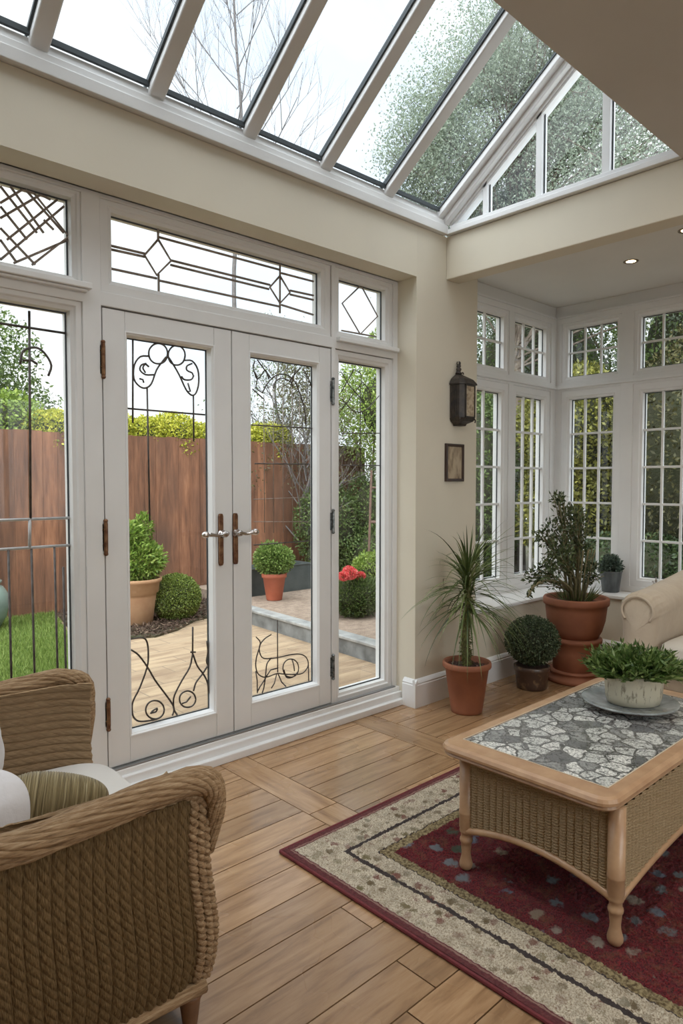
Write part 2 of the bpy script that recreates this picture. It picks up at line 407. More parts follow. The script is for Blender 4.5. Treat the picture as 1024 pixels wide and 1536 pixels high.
def leaves(name, P, D, L, W, mat, parent=None, shape='leaf', up=None, kind=None, local=False):
    """P base points, D directions, L lengths, W widths -> one mesh of small leaves"""
    n = len(P); P = np.asarray(P, float); D = np.asarray(D, float); D /= (np.linalg.norm(D, axis=1, keepdims=True)+1e-9)
    L = np.broadcast_to(L, n)[:,None]; W = np.broadcast_to(W, n)[:,None]
    r = RNG.normal(size=(n,3)); S = np.cross(D, r); S /= (np.linalg.norm(S, axis=1, keepdims=True)+1e-9)
    Nn = np.cross(S, D)
    if shape == 'leaf':
        q = [P, P+D*L*.45+S*W*.5+Nn*W*.12, P+D*L, P+D*L*.45-S*W*.5+Nn*W*.12]
    else: q = [P-S*W*.5, P+S*W*.5, P+S*W*.5+D*L, P-S*W*.5+D*L]
    V = np.stack(q, 1).reshape(-1,3)
    if parent is not None and not local: V = V - np.array(origin(parent))
    off = None
    if parent is None:
        lo = V.min(0); hi = V.max(0); off = np.array([(lo[0]+hi[0])/2, (lo[1]+hi[1])/2, lo[2]]); V = V-off
    me = bpy.data.meshes.new(name)
    me.vertices.add(4*n); me.vertices.foreach_set('co', V.ravel().astype(np.float32))
    me.loops.add(4*n); me.loops.foreach_set('vertex_index', np.arange(4*n, dtype=np.int32))
    me.polygons.add(n); me.polygons.foreach_set('loop_start', (np.arange(n)*4).astype(np.int32))
    me.update(calc_edges=True)
    at = me.attributes.new('tint', 'FLOAT', 'FACE'); at.data.foreach_set('value', np.clip(RNG.normal(.5,.25,n),0,1).astype(np.float32))
    o = link(me, name, mat, parent)
    if off is not None: o.location = off
    if kind: o['kind'] = kind
    return o
def sph(n, rng=RNG):
    v = rng.normal(size=(n,3)); return v/np.linalg.norm(v, axis=1, keepdims=True)
def spline(pts, n=24):
    """Catmull-Rom through the points"""
    p = [Vector(q) for q in pts]; p = [p[0]*2-p[1]]+p+[p[-1]*2-p[-2]]; out = []
    segs = len(p)-3
    for i in range(segs):
        a,b,c,d = p[i:i+4]; m = max(2, n//segs)
        for j in range(m):
            t = j/m
            out.append(.5*((2*b)+(c-a)*t+(2*a-5*b+4*c-d)*t*t+(3*b-a-3*c+d)*t**3))
    out.append(p[-2]); return out
def rope_roll(path, strands, R, r, turns, n=7, seed=0):
    """a roll made of long twisted cords along a path"""
    mb = MB(); P = spline(path, 90); m = len(P); frames = []; up = Vector((0,0,1))
    for i in range(m):
        d = (P[min(i+1,m-1)]-P[max(i-1,0)]).normalized()
        u = up-d*up.dot(d)
        u = u.normalized() if u.length > 1e-4 else d.orthogonal().normalized()
        up = u; frames.append((u, d.cross(u)))
    rnd = random.Random(seed)
    for k in range(strands):
        ph = 2*pi*k/strands; pts = []; w = rnd.uniform(0,6)
        for i in range(m):
            t = i/(m-1); a = ph+turns*2*pi*t; u, v = frames[i]
            end = min(1, 7*t+.30, 7*(1-t)+.30); rr = R*(1+.10*math.sin(9*t+w))
            pts.append(P[i]+(u*math.cos(a)+v*math.sin(a))*rr*end)
        mb.ct = rnd.random()
        mb.tube(pts, [r*(1+.14*math.sin(23*i/m*6+w))*min(1, 7*i/(m-1)+.45, 7*(1-i/(m-1))+.45) for i in range(m)], n)
    mb.tube(P, [R*.8*min(1, 7*i/(m-1)+.30, 7*(1-i/(m-1))+.30) for i in range(m)], 8)
    return mb

# wall mappings: u along wall, v height, w towards the room
DY = 2.82; BY = 2.95; EX = 5.19
def mapA(u, v, w): return (u, DY-w, v)
def mapB(u, v, w): return (u, BY-w, v)
def mapE(u, v, w): return (EX-w, u, v)
FP = [(0,-.075),(0,.0),(.022,.0),(.027,-.006),(.036,-.006)]     # outer part of a frame profile
def frame_prof(width, lip=.018, depth=.05, back=.085):
    return [(0,-back),(0,0),(width-lip-.006,0),(width-lip,-.008),(width-.004,-.014),(width,-depth),(width,-back)]
def casement(mp, root, u0, u1, v0, v1, width=.055, cols=1, rows=1, barw=.018, mat=None, w=0, name='casement', bars=True, gl=None, seal=True):
    mat = mat or white
    m2 = lambda a,b,c: mp(a,b,c+w)
    fr = MB().ring(m2, u0, u1, v0, v1, frame_prof(width)).build(name, mat, root, bevel=.0015)
    a0,a1,b0,b1 = u0+width-.002, u1-width+.002, v0+width-.002, v1-width+.002
    MB().mbox(m2, a0,a1,b0,b1, -.056,-.050).build('glass_pane', gl or glass, root)
    if seal: MB().ring(m2, a0, a1, b0, b1, [(0,-.050),(0,-.044),(.007,-.044),(.007,-.050)]).build('glazing_seal', gasket, root)
    if bars and (cols>1 or rows>1):
        mb = MB()
        for i in range(1, cols):
            c = a0+(a1-a0)*i/cols
            mb.mbox(m2, c-barw/2,c+barw/2,b0,b1,-.05,-.028)
        for i in range(1, rows):
            c = b0+(b1-b0)*i/rows
            mb.mbox(m2, a0,a1,c-barw/2,c+barw/2,-.05,-.0285)
        mb.build('glazing_bars', white2, root, bevel=.003)
    return fr
def leading(root, lines, y, r, mat, name='lead_tracery', thick=None, sm=True):
    mb = MB()
    for L in lines:
        if len(L) < 2: continue
        pts = [(x, y, z) for x, z in L]
        if sm and 3 < len(pts): pts = spline(pts, len(pts)*3)
        mb.tube(pts, r, 6)
    return mb.build(name, mat, root, smooth=True)
SKY = 1.15; FILL_LAMP = 7; EXPO = 0.25
fill_lampmat, t, o_ = nt('fill_lamp_glow'); e_ = N(t, 'ShaderNodeEmission'); e_.inputs[0].default_value = (1,.86,.68,1); e_.inputs[1].default_value = 6; t.links.new(e_.outputs[0], o_.inputs[0])  # glowing discs of the added fill lamps
LEAD = {}
LEAD['door1']=[[(1.402,1.986),(1.397,1.619)],[(1.37,1.681),(1.767,1.68)],[(1.468,1.779),(1.473,1.177)],[(1.705,1.766),(1.705,1.549)],[(1.572,1.947),(1.568,1.929),(1.558,1.912),(1.542,1.9),(1.524,1.895),(1.506,1.896),(1.491,1.904),(1.481,1.918),(1.478,1.935),(1.481,1.953),(1.492,1.969),(1.507,1.981),(1.525,1.987),(1.543,1.986),(1.559,1.978),(1.569,1.964),(1.572,1.947)],[(1.663,1.951),(1.659,1.933),(1.65,1.917),(1.635,1.905),(1.618,1.9),(1.601,1.901),(1.587,1.909),(1.578,1.923),(1.575,1.94),(1.578,1.957),(1.588,1.973),(1.602,1.985),(1.619,1.991),(1.636,1.989),(1.65,1.981),(1.66,1.968),(1.663,1.951)],[(1.482,1.924),(1.437,1.916),(1.408,1.875),(1.405,1.815),(1.431,1.784),(1.46,1.779),(1.489,1.801),(1.515,1.865),(1.545,1.907),(1.571,1.933),(1.597,1.905),(1.632,1.854),(1.667,1.79),(1.698,1.767),(1.721,1.783),(1.735,1.833),(1.73,1.893),(1.7,1.929),(1.661,1.927)],[(1.465,1.889),(1.441,1.879),(1.435,1.856),(1.461,1.839),(1.502,1.843)],[(1.478,1.876),(1.461,1.885),(1.449,1.868),(1.461,1.847)],[(1.642,1.851),(1.658,1.837),(1.694,1.841),(1.708,1.862)],[(1.7,1.917),(1.672,1.902),(1.672,1.882),(1.699,1.873),(1.704,1.862)],[(1.432,1.818),(1.448,1.815),(1.452,1.801)],[(1.676,1.823),(1.689,1.784),(1.676,1.783)],[(1.375,0.652),(1.433,0.648),(1.454,0.62),(1.458,0.559),(1.45,0.505),(1.414,0.422),(1.382,0.369),(1.376,0.331),(1.383,0.294),(1.407,0.27),(1.449,0.261),(1.498,0.257)],[(1.375,0.603),(1.411,0.572),(1.453,0.51),(1.49,0.442),(1.538,0.371),(1.577,0.311),(1.588,0.277),(1.602,0.253)],[(1.535,0.293),(1.531,0.277),(1.521,0.266),(1.505,0.26),(1.487,0.261),(1.47,0.268),(1.455,0.281),(1.445,0.297),(1.442,0.315),(1.446,0.33),(1.456,0.342),(1.471,0.348),(1.488,0.347),(1.506,0.34),(1.521,0.327),(1.531,0.311),(1.535,0.293)],[(1.703,0.306),(1.699,0.292),(1.689,0.281),(1.675,0.276),(1.658,0.277),(1.641,0.283),(1.627,0.295),(1.618,0.31),(1.615,0.326),(1.618,0.34),(1.628,0.351),(1.642,0.356),(1.659,0.356),(1.676,0.349),(1.69,0.337),(1.699,0.322),(1.703,0.306)],[(1.69,0.661),(1.688,0.53)],[(1.677,0.541),(1.704,0.536)],[(1.688,0.53),(1.672,0.469),(1.63,0.414),(1.589,0.35),(1.583,0.309),(1.585,0.278),(1.577,0.256)],[(1.69,0.529),(1.713,0.467),(1.749,0.417),(1.77,0.37),(1.774,0.321)],[(1.774,0.461),(1.743,0.424),(1.706,0.388),(1.691,0.349)],[(1.768,0.58),(1.773,0.526),(1.765,0.484),(1.773,0.458)],[(1.466,0.29),(1.477,0.302),(1.499,0.308),(1.493,0.294),(1.474,0.293)],[(1.629,0.302),(1.652,0.304),(1.676,0.326)]]
LEAD['door2']=[[(2.039,1.647),(2.446,1.653)],[(2.06,1.451),(2.419,1.455)],[(2.051,1.268),(2.419,1.274)],[(2.051,1.153),(2.418,1.139)],[(2.12,1.806),(2.12,1.093)],[(2.244,1.88),(2.244,1.087)],[(2.306,1.919),(2.307,1.084)],[(2.358,1.813),(2.358,1.081)],[(2.181,1.874),(2.179,1.09)],[(2.109,1.814),(2.14,1.864),(2.188,1.909),(2.244,1.926),(2.293,1.918),(2.335,1.883),(2.36,1.833),(2.386,1.776),(2.403,1.672)],[(2.181,1.846),(2.195,1.882),(2.236,1.904),(2.293,1.892),(2.31,1.867)],[(2.079,1.981),(2.117,1.943),(2.164,1.898)],[(2.056,1.929),(2.078,1.882),(2.117,1.924),(2.133,1.932),(2.152,1.89)],[(2.048,1.83),(2.116,1.786)],[(2.064,1.973),(2.052,1.935),(2.078,1.889),(2.07,1.838),(2.109,1.817)],[(2.327,1.953),(2.306,1.893),(2.306,1.867)],[(2.361,1.97),(2.318,1.927),(2.293,1.898)],[(2.386,1.967),(2.421,1.924),(2.442,1.88)],[(2.05,1.033),(2.422,1.033)],[(2.201,0.624),(2.202,0.342)],[(2.16,0.552),(2.116,0.536),(2.085,0.505),(2.085,0.467),(2.112,0.433),(2.196,0.422),(2.287,0.422),(2.355,0.414),(2.399,0.389),(2.416,0.349),(2.398,0.318),(2.355,0.303),(2.245,0.324),(2.196,0.337),(2.123,0.331),(2.076,0.356),(2.059,0.401),(2.065,0.451),(2.089,0.518),(2.062,0.554)],[(2.16,0.428),(2.131,0.401),(2.123,0.351),(2.111,0.282),(2.099,0.252)],[(2.346,0.338),(2.342,0.319),(2.33,0.305),(2.312,0.298),(2.291,0.298),(2.27,0.306),(2.252,0.32),(2.241,0.339),(2.237,0.358),(2.241,0.377),(2.253,0.391),(2.27,0.398),(2.291,0.398),(2.312,0.391),(2.33,0.377),(2.342,0.358),(2.346,0.338)],[(2.3,0.394),(2.312,0.361),(2.317,0.327)],[(2.123,0.331),(2.155,0.364),(2.204,0.365)],[(2.196,0.337),(2.179,0.287),(2.159,0.265)],[(2.204,0.335),(2.228,0.284),(2.257,0.255)],[(2.123,0.328),(2.084,0.287),(2.068,0.265)],[(2.059,0.376),(2.068,0.323),(2.068,0.259)],[(2.416,0.349),(2.418,0.253)],[(2.245,0.347),(2.261,0.304),(2.303,0.296),(2.338,0.316)]]
LEAD['tmain']=[[(1.535,2.516),(1.532,2.244)],[(1.326,2.377),(1.471,2.379)],[(1.326,2.361),(1.468,2.365)],[(1.324,2.279),(1.526,2.281)],[(1.535,2.458),(1.599,2.376),(1.526,2.296),(1.467,2.372),(1.535,2.458)]]
LEAD['tmain2']=[[(1.537,2.469),(2.233,2.469)],[(1.6,2.378),(2.168,2.378)],[(1.596,2.357),(2.161,2.355)],[(1.535,2.274),(2.228,2.278)],[(2.234,2.5),(2.232,2.244)],[(2.233,2.438),(2.3,2.364),(2.233,2.296),(2.167,2.366),(2.233,2.438)],[(2.3,2.375),(2.464,2.379)],[(2.3,2.354),(2.464,2.355)],[(2.242,2.454),(2.464,2.455)],[(2.241,2.289),(2.463,2.274)]]
LEAD['side_r']=[[(2.675,1.875),(2.774,2.012),(2.831,1.994)],[(2.831,1.994),(2.837,1.938),(2.675,1.772)],[(2.675,1.985),(2.73,1.92),(2.843,1.841)],[(2.675,1.835),(2.775,1.771),(2.878,1.787),(2.985,1.878)],[(2.843,1.947),(2.901,1.904),(2.913,1.855)],[(2.675,1.454),(2.992,1.458)],[(2.675,1.637),(2.991,1.653)],[(2.826,1.921),(2.826,1.375)]]
LEAD['tr_r']=[[(2.83,2.506),(2.971,2.35),(2.825,2.222),(2.68,2.375),(2.83,2.506)],[(2.675,2.221),(2.959,2.227)]]
LEAD['left']=[[(0.966,2.039),(0.956,1.205)],[(0.857,1.964),(1.108,1.972)],[(0.844,1.29),(1.103,1.292)],[(0.928,1.824),(0.937,1.872),(0.966,1.893),(1.0,1.895),(1.029,1.872),(1.049,1.832),(1.036,1.789)],[(0.937,1.839),(0.971,1.844),(0.993,1.832)]]
LEAD['left_t']=[[(0.866,2.436),(0.948,2.51),(0.992,2.51),(1.129,2.372),(0.98,2.224)],[(0.96,2.514),(1.109,2.381)],[(0.864,2.34),(0.993,2.227)],[(0.865,2.378),(1.018,2.51),(1.057,2.502)],[(0.888,2.301),(1.084,2.509)],[(0.862,2.218),(1.111,2.49)],[(0.911,2.216),(1.129,2.359)],[(0.867,2.5),(1.002,2.355)],[(0.866,2.423),(0.963,2.319)],[(0.904,2.51),(1.028,2.361)],[(0.863,2.295),(0.923,2.219)],[(1.029,2.414),(1.068,2.384)]]
# ------------------------------------------------------------------ room shell
def sbox(name, a, b, mat, bevel=.002, parent=None):
    o = MB().box(a, b).build(name, mat, parent, bevel=bevel)
    if parent is None: o['kind'] = 'structure'
    return o
def struct(name, loc): return thing(name, loc, kind='structure')

# floor: individual planks in one mesh
mb = MB(); rr = random.Random(4)
def plank(x0, x1, y0, y1, along):
    g = .0022; b = len(mb.v); mb.ct = rr.random(); x0 += g; y0 += g; x1 -= g; y1 -= g
    if x1-x0 < .01 or y1-y0 < .01: return
    mb.box((x0,y0,-.014), (x1,y1,0))
    if along == 'x': uv = [(x0,y0),(x1,y0),(x1,y1),(x0,y1)]
    else: uv = [(y0,x0),(y0,x1),(y1,x1),(y1,x0)]
    for k in range(6): mb.uv[-6+k] = uv if k == 1 else [(0,0)]*4
    mb.hasuv = True
rows = [2.545-.1427*k for k in range(-2, 34)]
joints = {1.53: 1.44, 1.25: 1.39}
for k in range(len(rows)-1):
    y1, y0 = rows[k], rows[k+1]
    y1 = min(y1, 2.80)
    def run(xa, xb):
        x = xa; first = True
        while x < xb-.001:
            L = rr.uniform(.75, 1.5)
            if first: L = rr.uniform(.3, 1.5); first = False
            e = min(xb, x+L)
            if xb-e < .22: e = xb
            plank(x, e, y0, y1, 'x'); x = e
    cut = [v for q, v in joints.items() if y0 < q-.02 < y1]
    if y1 > .2 and y0 < 2.75:
        if cut: run(-1.9, cut[0]); plank(cut[0], 1.76, y0, y1, 'x')
        elif y1 > 1.3: run(-1.9, .55); plank(.55, 1.76, y0, y1, 'x')
        else: run(-1.9, 1.76)
        if y0 > 1.9: plank(1.915, 2.635 if k % 5 else 2.635, y0, y1, 'x')
        else: run(1.915, 2.635)
        run(2.80, 5.0)
    else: run(-1.9, 5.0)
yy = 2.80
for xa, xb in ((1.76,1.915),(2.635,2.80)):
    y = 2.80
    while y > .2:
        e = max(.12, y-rr.uniform(.7,1.1)); plank(xa, xb, e, y, 'y'); y = e
fl = mb.build('floor', floorm, None); fl['kind'] = 'structure'
MB().box((-1.9,-2.2,-.10), (5.0,2.80,-.006)).build('subfloor', pm('dark_subfloor', (.03,.018,.01), rough=.9), fl)

# walls
HZ = 2.86
sbox('wall_front', (-1.9,2.66,2.565), (3.09,2.98,HZ), cream, 0)
o = MB().prism([(3.09,2.66),(3.69,2.66),(3.69,3.08),(3.45,3.08),(3.45,2.915),(3.09,2.915)], 'z', 0, HZ).build('wall_front', cream); o['kind'] = 'structure'
sbox('wall_front', (-1.9,2.66,0), (-.30,2.98,2.565), cream, .004)
sbox('wall_right', (3.69,2.66,0), (5.36,3.08,.49), cream, .004)
sbox('wall_right', (4.95,-2.2,0), (5.36,2.66,.49), cream, .004)
sbox('wall_right', (5.19,-2.2,.49), (5.36,.95,2.80), cream, .004)
sbox('wall_right', (3.69,2.95,2.66), (5.36,3.08,2.80), white, .003)
sbox('wall_right', (5.19,.95,2.66), (5.36,2.95,2.80), white, .003)
o = MB().box((-1.9,-2.3,0),(5.36,-2.2,.85)).box((-1.9,-2.3,.85),(.2,-2.2,2.35)).box((3.2,-2.3,.85),(5.36,-2.2,2.35)).box((-1.9,-2.3,2.35),(5.36,-2.2,2.86)).build('wall_back', cream); o['kind'] = 'structure'
wl = MB().box((-2.0,-2.3,0), (-1.9,-1.2,2.86)).box((-2.0,1.9,0), (-1.9,2.98,2.86)).box((-2.0,-1.2,0), (-1.9,1.9,2.86))
wl.prism([(2.98,2.86),(2.7,2.95),(1.8,3.6),(1.28,2.86)], 'x', -2.0, -1.9)
wl = wl.build('wall_left', cream); wl['kind'] = 'structure'
# the beam over the bay opening
sbox('wall_beam', (3.365,-2.2,2.60), (3.49,2.66,HZ), cream, .005)['kind'] = 'structure'
sbox('ceiling', (3.49,-2.2,2.80), (5.36,3.08,2.86), plaster)
sbox('ceiling', (-1.9,-2.2,2.86), (3.365,1.28,2.95), taupe_shade)
c_ = MB().prism([(1.275,2.86),(1.80,3.583),(1.80,3.72),(1.2,2.95)], 'x', -1.9, 3.40).build('ceiling', taupe_shade); c_['kind'] = 'structure'

# eaves mouldings and gable sill
e = MB().box((-1.9,2.628,2.862), (3.345,2.99,2.912)).box((-1.9,2.640,2.9145), (3.35,2.99,2.945))
e.prism([(2.652,2.9475),(2.658,2.985),(2.99,2.985),(2.99,2.9475)], 'x', -1.9, 3.35)
o = e.build('trim_1', white, bevel=.003); o['kind'] = 'structure'
e = MB().box((3.335,1.16,2.862), (3.49,2.652,2.890)).box((3.352,1.16,2.8925), (3.49,2.62,2.915))
o = e.build('trim_2', white2, bevel=.003); o['kind'] = 'structure'
SL = .745
def zu(y, z0=2.95): return z0+SL*(2.66-y)
XR = [3.315-.4735*k for k in range(0, 12)]
for k, xc in enumerate(XR[1:]):
    mb = MB(); ya, yb = 2.672, 1.80
    poly = [(ya,zu(ya)),(yb,zu(yb)),(yb,zu(yb)+.052),(ya,zu(ya)+.052)]
    mb.prism(poly, 'x', xc-.036, xc+.036)
    o = mb.build('trim_%d' % (k+3), white, bevel=.007, seg=3); o['kind'] = 'structure'
    MB().prism([(ya+.2,zu(ya+.2)+.060),(yb,zu(yb)+.060),(yb,zu(yb)+.074),(ya+.2,zu(ya+.2)+.074)], 'x', xc-.04, xc+.04).build('glazing_cap', gasket, o)
mb = MB(); ya, yb = 2.66, 1.80
mb.prism([(ya,zu(ya)-.005),(yb,zu(yb)-.005),(yb,zu(yb)+.052),(ya,zu(ya)+.052)], 'x', 3.275, 3.33)
mb.prism([(ya-.02,zu(ya)-.03),(yb,zu(yb)-.043),(yb,zu(yb)+.055),(ya-.02,zu(ya)+.055)], 'x', 3.318, 3.365)
mb.prism([(ya-.03,zu(ya)-.035),(yb,zu(yb)-.06),(yb,zu(yb)+.055),(ya-.03,zu(ya)+.055)], 'x', 3.358, 3.44)
o = mb.build('trim_15', white, bevel=.005); o['kind'] = 'structure'
for k in range(len(XR)-1):
    xa, xb = XR[k+1]+.034, XR[k]-.034
    if k == 0: xb = 3.28
    root = struct('window_%d' % (k+20), ((xa+xb)/2, 2.3, 3.2))
    mb = MB(); ya, yb = 2.70, 1.80
    mb.prism([(ya,zu(ya,3.0)),(yb,zu(yb,3.0)),(yb,zu(yb,3.008)),(ya,zu(ya,3.008))], 'x', xa, xb)
    mb.build('glass_pane', roofglass, root)
    mb = MB()
    for (p, q) in ((xa+.002,xa+.010),(xb-.012,xb-.002)):
        ya = 2.655; mb.prism([(ya,zu(ya,2.985)),(yb,zu(yb,2.985)),(yb,zu(yb,2.999)),(ya,zu(ya,2.999))], 'x', p, q)
    mb.box((xa,2.640,2.987), (xb,2.655,3.008))
    mb.build('glazing_seal', gasket, root)
# gable window over the beam
root = struct('window_8', (3.41, 2.0, 2.915))
gl = MB().prism([(2.62,2.915),(1.80,zu(1.80,2.90)),(1.29,2.915)], 'x', 3.405, 3.411); gl.build('glass_pane', roofglass, root)
mb = MB()
for y, w in ((2.385,.030),(2.035,.036),(1.655,.042)):
    zt = zu(y,2.91) if y > 1.8 else 2.88+1.39*(y-1.30)
    mb.box((3.372,y-w/2,2.905), (3.43,y+w/2,zt))
mb.prism([(2.64,2.915),(2.60,2.915),(1.80,zu(1.8,2.875)),(1.80,zu(1.8,2.915))], 'x', 3.372, 3.43)
mb.build('window_frame', white2, root, bevel=.003)
mb = MB()
for y, w in ((2.385,.030),(2.035,.036),(1.655,.042)): mb.box((3.395,y-w/2-.007,2.915), (3.40,y-w/2,2.915+ (zu(y,2.90)-2.915 if y>1.8 else .42)))
mb.build('glazing_seal', gasket, root)

# baseboards and sills
def baseboard(name, a, b, axis, sgn):
    mb = MB(); prof = [(0,0),(.024,0),(.024,.135),(.020,.14),(.022,.148),(.014,.160),(.006,.168),(0,.17)]
    if axis == 'x': mb.prism([(a[1]+sgn*p,z) for p,z in prof], 'x', a[0], b[0])
    else: mb.prism([(a[0]+sgn*p,z) for p,z in prof], 'y', a[1], b[1])
    o = mb.build(name, white2, bevel=.0015); o['kind'] = 'structure'
baseboard('baseboard_front', (3.0662,2.66), (4.95,2.66), 'x', -1)
baseboard('baseboard_pillar', (3.09,2.6365), (3.09,2.742), 'y', -1)
baseboard('baseboard_right', (4.95,-2.2), (4.95,2.64), 'y', -1)
baseboard('baseboard_left', (-1.9,-2.2), (-1.9,2.66), 'y', 1)
mb = MB().box((3.69,2.635,.49), (5.19,2.95,.515)).box((4.915,.95,.4901), (5.19,2.70,.5149))
o = mb.build('trim_16', white2, bevel=.005); o['kind'] = 'structure'
# door threshold, stepped
mb = MB().box((-.30,2.785,0), (3.10,2.98,.100)).box((-.30,2.765,0), (3.10,2.80,.075)).box((-.30,2.735,0), (3.088,2.785,.038))
o = mb.build('trim_17', white2, bevel=.004); o['kind'] = 'structure'
o = MB().box((-.30,2.79,.1002), (3.06,2.812,.106)).build('weather_bar', pm('grey_aluminium', (.35,.36,.37), rough=.35, metal=.8), o)

# ------------------------------------------------------------------ door wall joinery
mb = MB()
for a, b in ((1.160,1.240),(2.552,2.580),(3.052,3.10),(.43,.50),(-.30,-.2)):
    mb.mbox(mapA, a, b, .10, 2.60, -.09, .010)
mb.mbox(mapA, -.30, 3.10, 2.548, 2.60, -.09, .0101)
mb.mbox(mapA, -.30, 3.10, 2.100, 2.160, -.09, .0099)
o = mb.build('trim_18', white, bevel=.003); o['kind'] = 'structure'
mb = MB(); mb.mbox(mapA, .44, 1.190, 2.150, 2.176, 0, .045); mb.mbox(mapA, 2.585, 3.075, 2.138, 2.162, 0, .042)
mb.mbox(mapA, .44, 1.175, 2.138, 2.150, 0, .032)
mb.mbox(mapA, -.30, 3.10, 2.565, 2.60, 0, .024)
o = mb.build('trim_19', white, bevel=.004); o['kind'] = 'structure'

W = struct('window_1', (.83,DY,.1)); casement(mapA, W, .50,1.160,.10,2.105, .048, name='window_frame')
LEFT_ROOT = W
W2 = struct('window_2', (.83,DY,2.16)); casement(mapA, W2, .50,1.162,2.168,2.556, .038, name='window_frame')
W3 = struct('window_3', (1.89,DY,2.16)); casement(mapA, W3, 1.243,2.550,2.160,2.563, .060, name='window_frame')
W4 = struct('window_4', (2.82,DY,.1)); casement(mapA, W4, 2.58,3.052,.10,2.096, .050, name='window_frame')
W5 = struct('window_5', (2.82,DY,2.16)); casement(mapA, W5, 2.58,3.052,2.158,2.55, .050, name='window_frame')
W6 = struct('window_6', (.1,DY,.1)); casement(mapA, W6, -.20,.43,.10,2.105, .048, cols=2, rows=4, name='window_frame')
W7 = struct('window_7', (.1,DY,2.16)); casement(mapA, W7, -.20,.43,2.168,2.552, .05, name='window_frame')

def door(idx, u0, u1, g0, g1, hinge_side):
    root = struct('door_%d' % idx, ((u0+u1)/2, DY, .108))
    z0, z1, h0, h1 = .110, 2.094, .226, 2.008
    f = .004
    mb = MB(); mb.mbox(mapA, u0, g0, z0, z1, -.052, f); mb.mbox(mapA, g1, u1, z0, z1, -.052, f)
    mb.mbox(mapA, g0+.0006, g1-.0006, z0, h0, -.052, f-.0007); mb.mbox(mapA, g0+.0006, g1-.0006, h1, z1, -.052, f-.0007)
    mb.build('door_frame', white, root, bevel=.0022)
    MB().ring(mapA, g0-.002, g1+.002, h0-.002, h1+.002, [(0,-.05),(0,.007),(.006,.007),(.010,.001),(.014,-.002),(.020,-.034),(.020,-.05)]).build('glazing_bead', white2, root, bevel=.001)
    a0, a1, b0, b1 = g0+.017, g1-.017, h0+.017, h1-.017
    MB().mbox(mapA, a0,a1,b0,b1, -.048,-.042).build('glass_pane', glass, root)
    MB().ring(mapA, a0,a1,b0,b1, [(0,-.042),(0,-.036),(.006,-.036),(.006,-.042)]).build('glazing_seal', gasket, root)
    return root
D1 = door(1, 1.246, 1.894, 1.346, 1.796, 'l')
D2 = door(2, 1.899, 2.548, 2.000, 2.464, 'r')
MB().mbox(mapA, 1.880, 1.912, .11, 2.094, -.075, -.055).build('meeting_strip', gasket, D1)
mb = MB(); mb.mbox(mapA, 1.236,1.252,.10,2.10,-.08,-.055); mb.mbox(mapA, 2.542,2.556,.10,2.10,-.08,-.055); mb.mbox(mapA,1.24,2.55,2.09,2.104,-.08,-.055); mb.mbox(mapA,1.24,2.55,.1,.115,-.08,-.055)
o = mb.build('trim_21', gasket); o['kind'] = 'structure'
# leading
LR = .0042
leading(D1, LEAD['door1'], DY+.036, LR, lead)
leading(D2, LEAD['door2'][:2]+LEAD['door2'][9:], DY+.036, .0034, lead)
leading(D2, LEAD['door2'][2:9], DY+.037, .0022, leadb)
LEAD['tmain'][0] = [(1.535,2.51),(1.535,2.456)]; LEAD['tmain'].append([(1.535,2.302),(1.535,2.22)])
for q_ in LEAD['tmain'][1:4]: q_[0] = (1.302, q_[0][1])
leading(W3, LEAD['tmain']+LEAD['tmain2'], DY+.044, .0056, leadb, sm=False)
ys = [(.5+.05, 2.44)]
leading(W4, LEAD['side_r'], DY+.044, .0030, lead)
leading(W5, LEAD['tr_r'], DY+.044, .0048, leadb, sm=False)
lw = LEAD['left']
leading(W, [lw[0], [(.545,lw[1][0][1]+.01), lw[1][1]], lw[3], lw[4]], DY+.044, .0050, lead)
leading(W, [[(.545,1.205),(1.112,1.205)], [(.545,1.09),(1.112,1.09)], [(.953,1.205),(.95,1.09)]], DY+.0445, .0062, leadw, sm=False)
leading(W, [[(.869,1.09),(.872,.15)], [(.957,1.09),(.962,.15)], [(1.048,1.09),(1.056,.15)], [(1.083,1.0),(1.09,.15)], [(.66,2.0),(.66,.15)]], DY+.044, .0045, lead, sm=False)
leading(W2, LEAD['left_t']+[[(1.725-x,z) for x,z in q_] for q_ in LEAD['left_t']], DY+.044, .0050, leadb, sm=False)
# hinges
def hinge(root, x, z, h, mat, w=.013):
    mb = MB(); mb.tube([(x,DY-.016,z-h/2),(x,DY-.016,z+h/2)], .0085, 10)
    for s in (-1,1): mb.ellip((x,DY-.016,z+s*(h/2+.006)), (.010,.010,.009), 10, 6)
    mb.box((x-w,DY-.010,z-h/2+.006), (x+w,DY-.002,z+h/2-.006))
    for q in (-.25,.25): mb.tube([(x-.0095,DY-.016,z+h*q),(x-.0095,DY-.016,z+h*q+.004)], .004, 6)
    mb.build('hinge', mat, root, smooth=False, bevel=.0012)
for z, h in ((1.873,.135),(1.119,.13),(.352,.12)): hinge(D1, 1.243, z, h, brass)
for z, h in ((1.860,.125),(1.137,.11),(.315,.12)): hinge(D2, 2.556, z, h, irongrey)
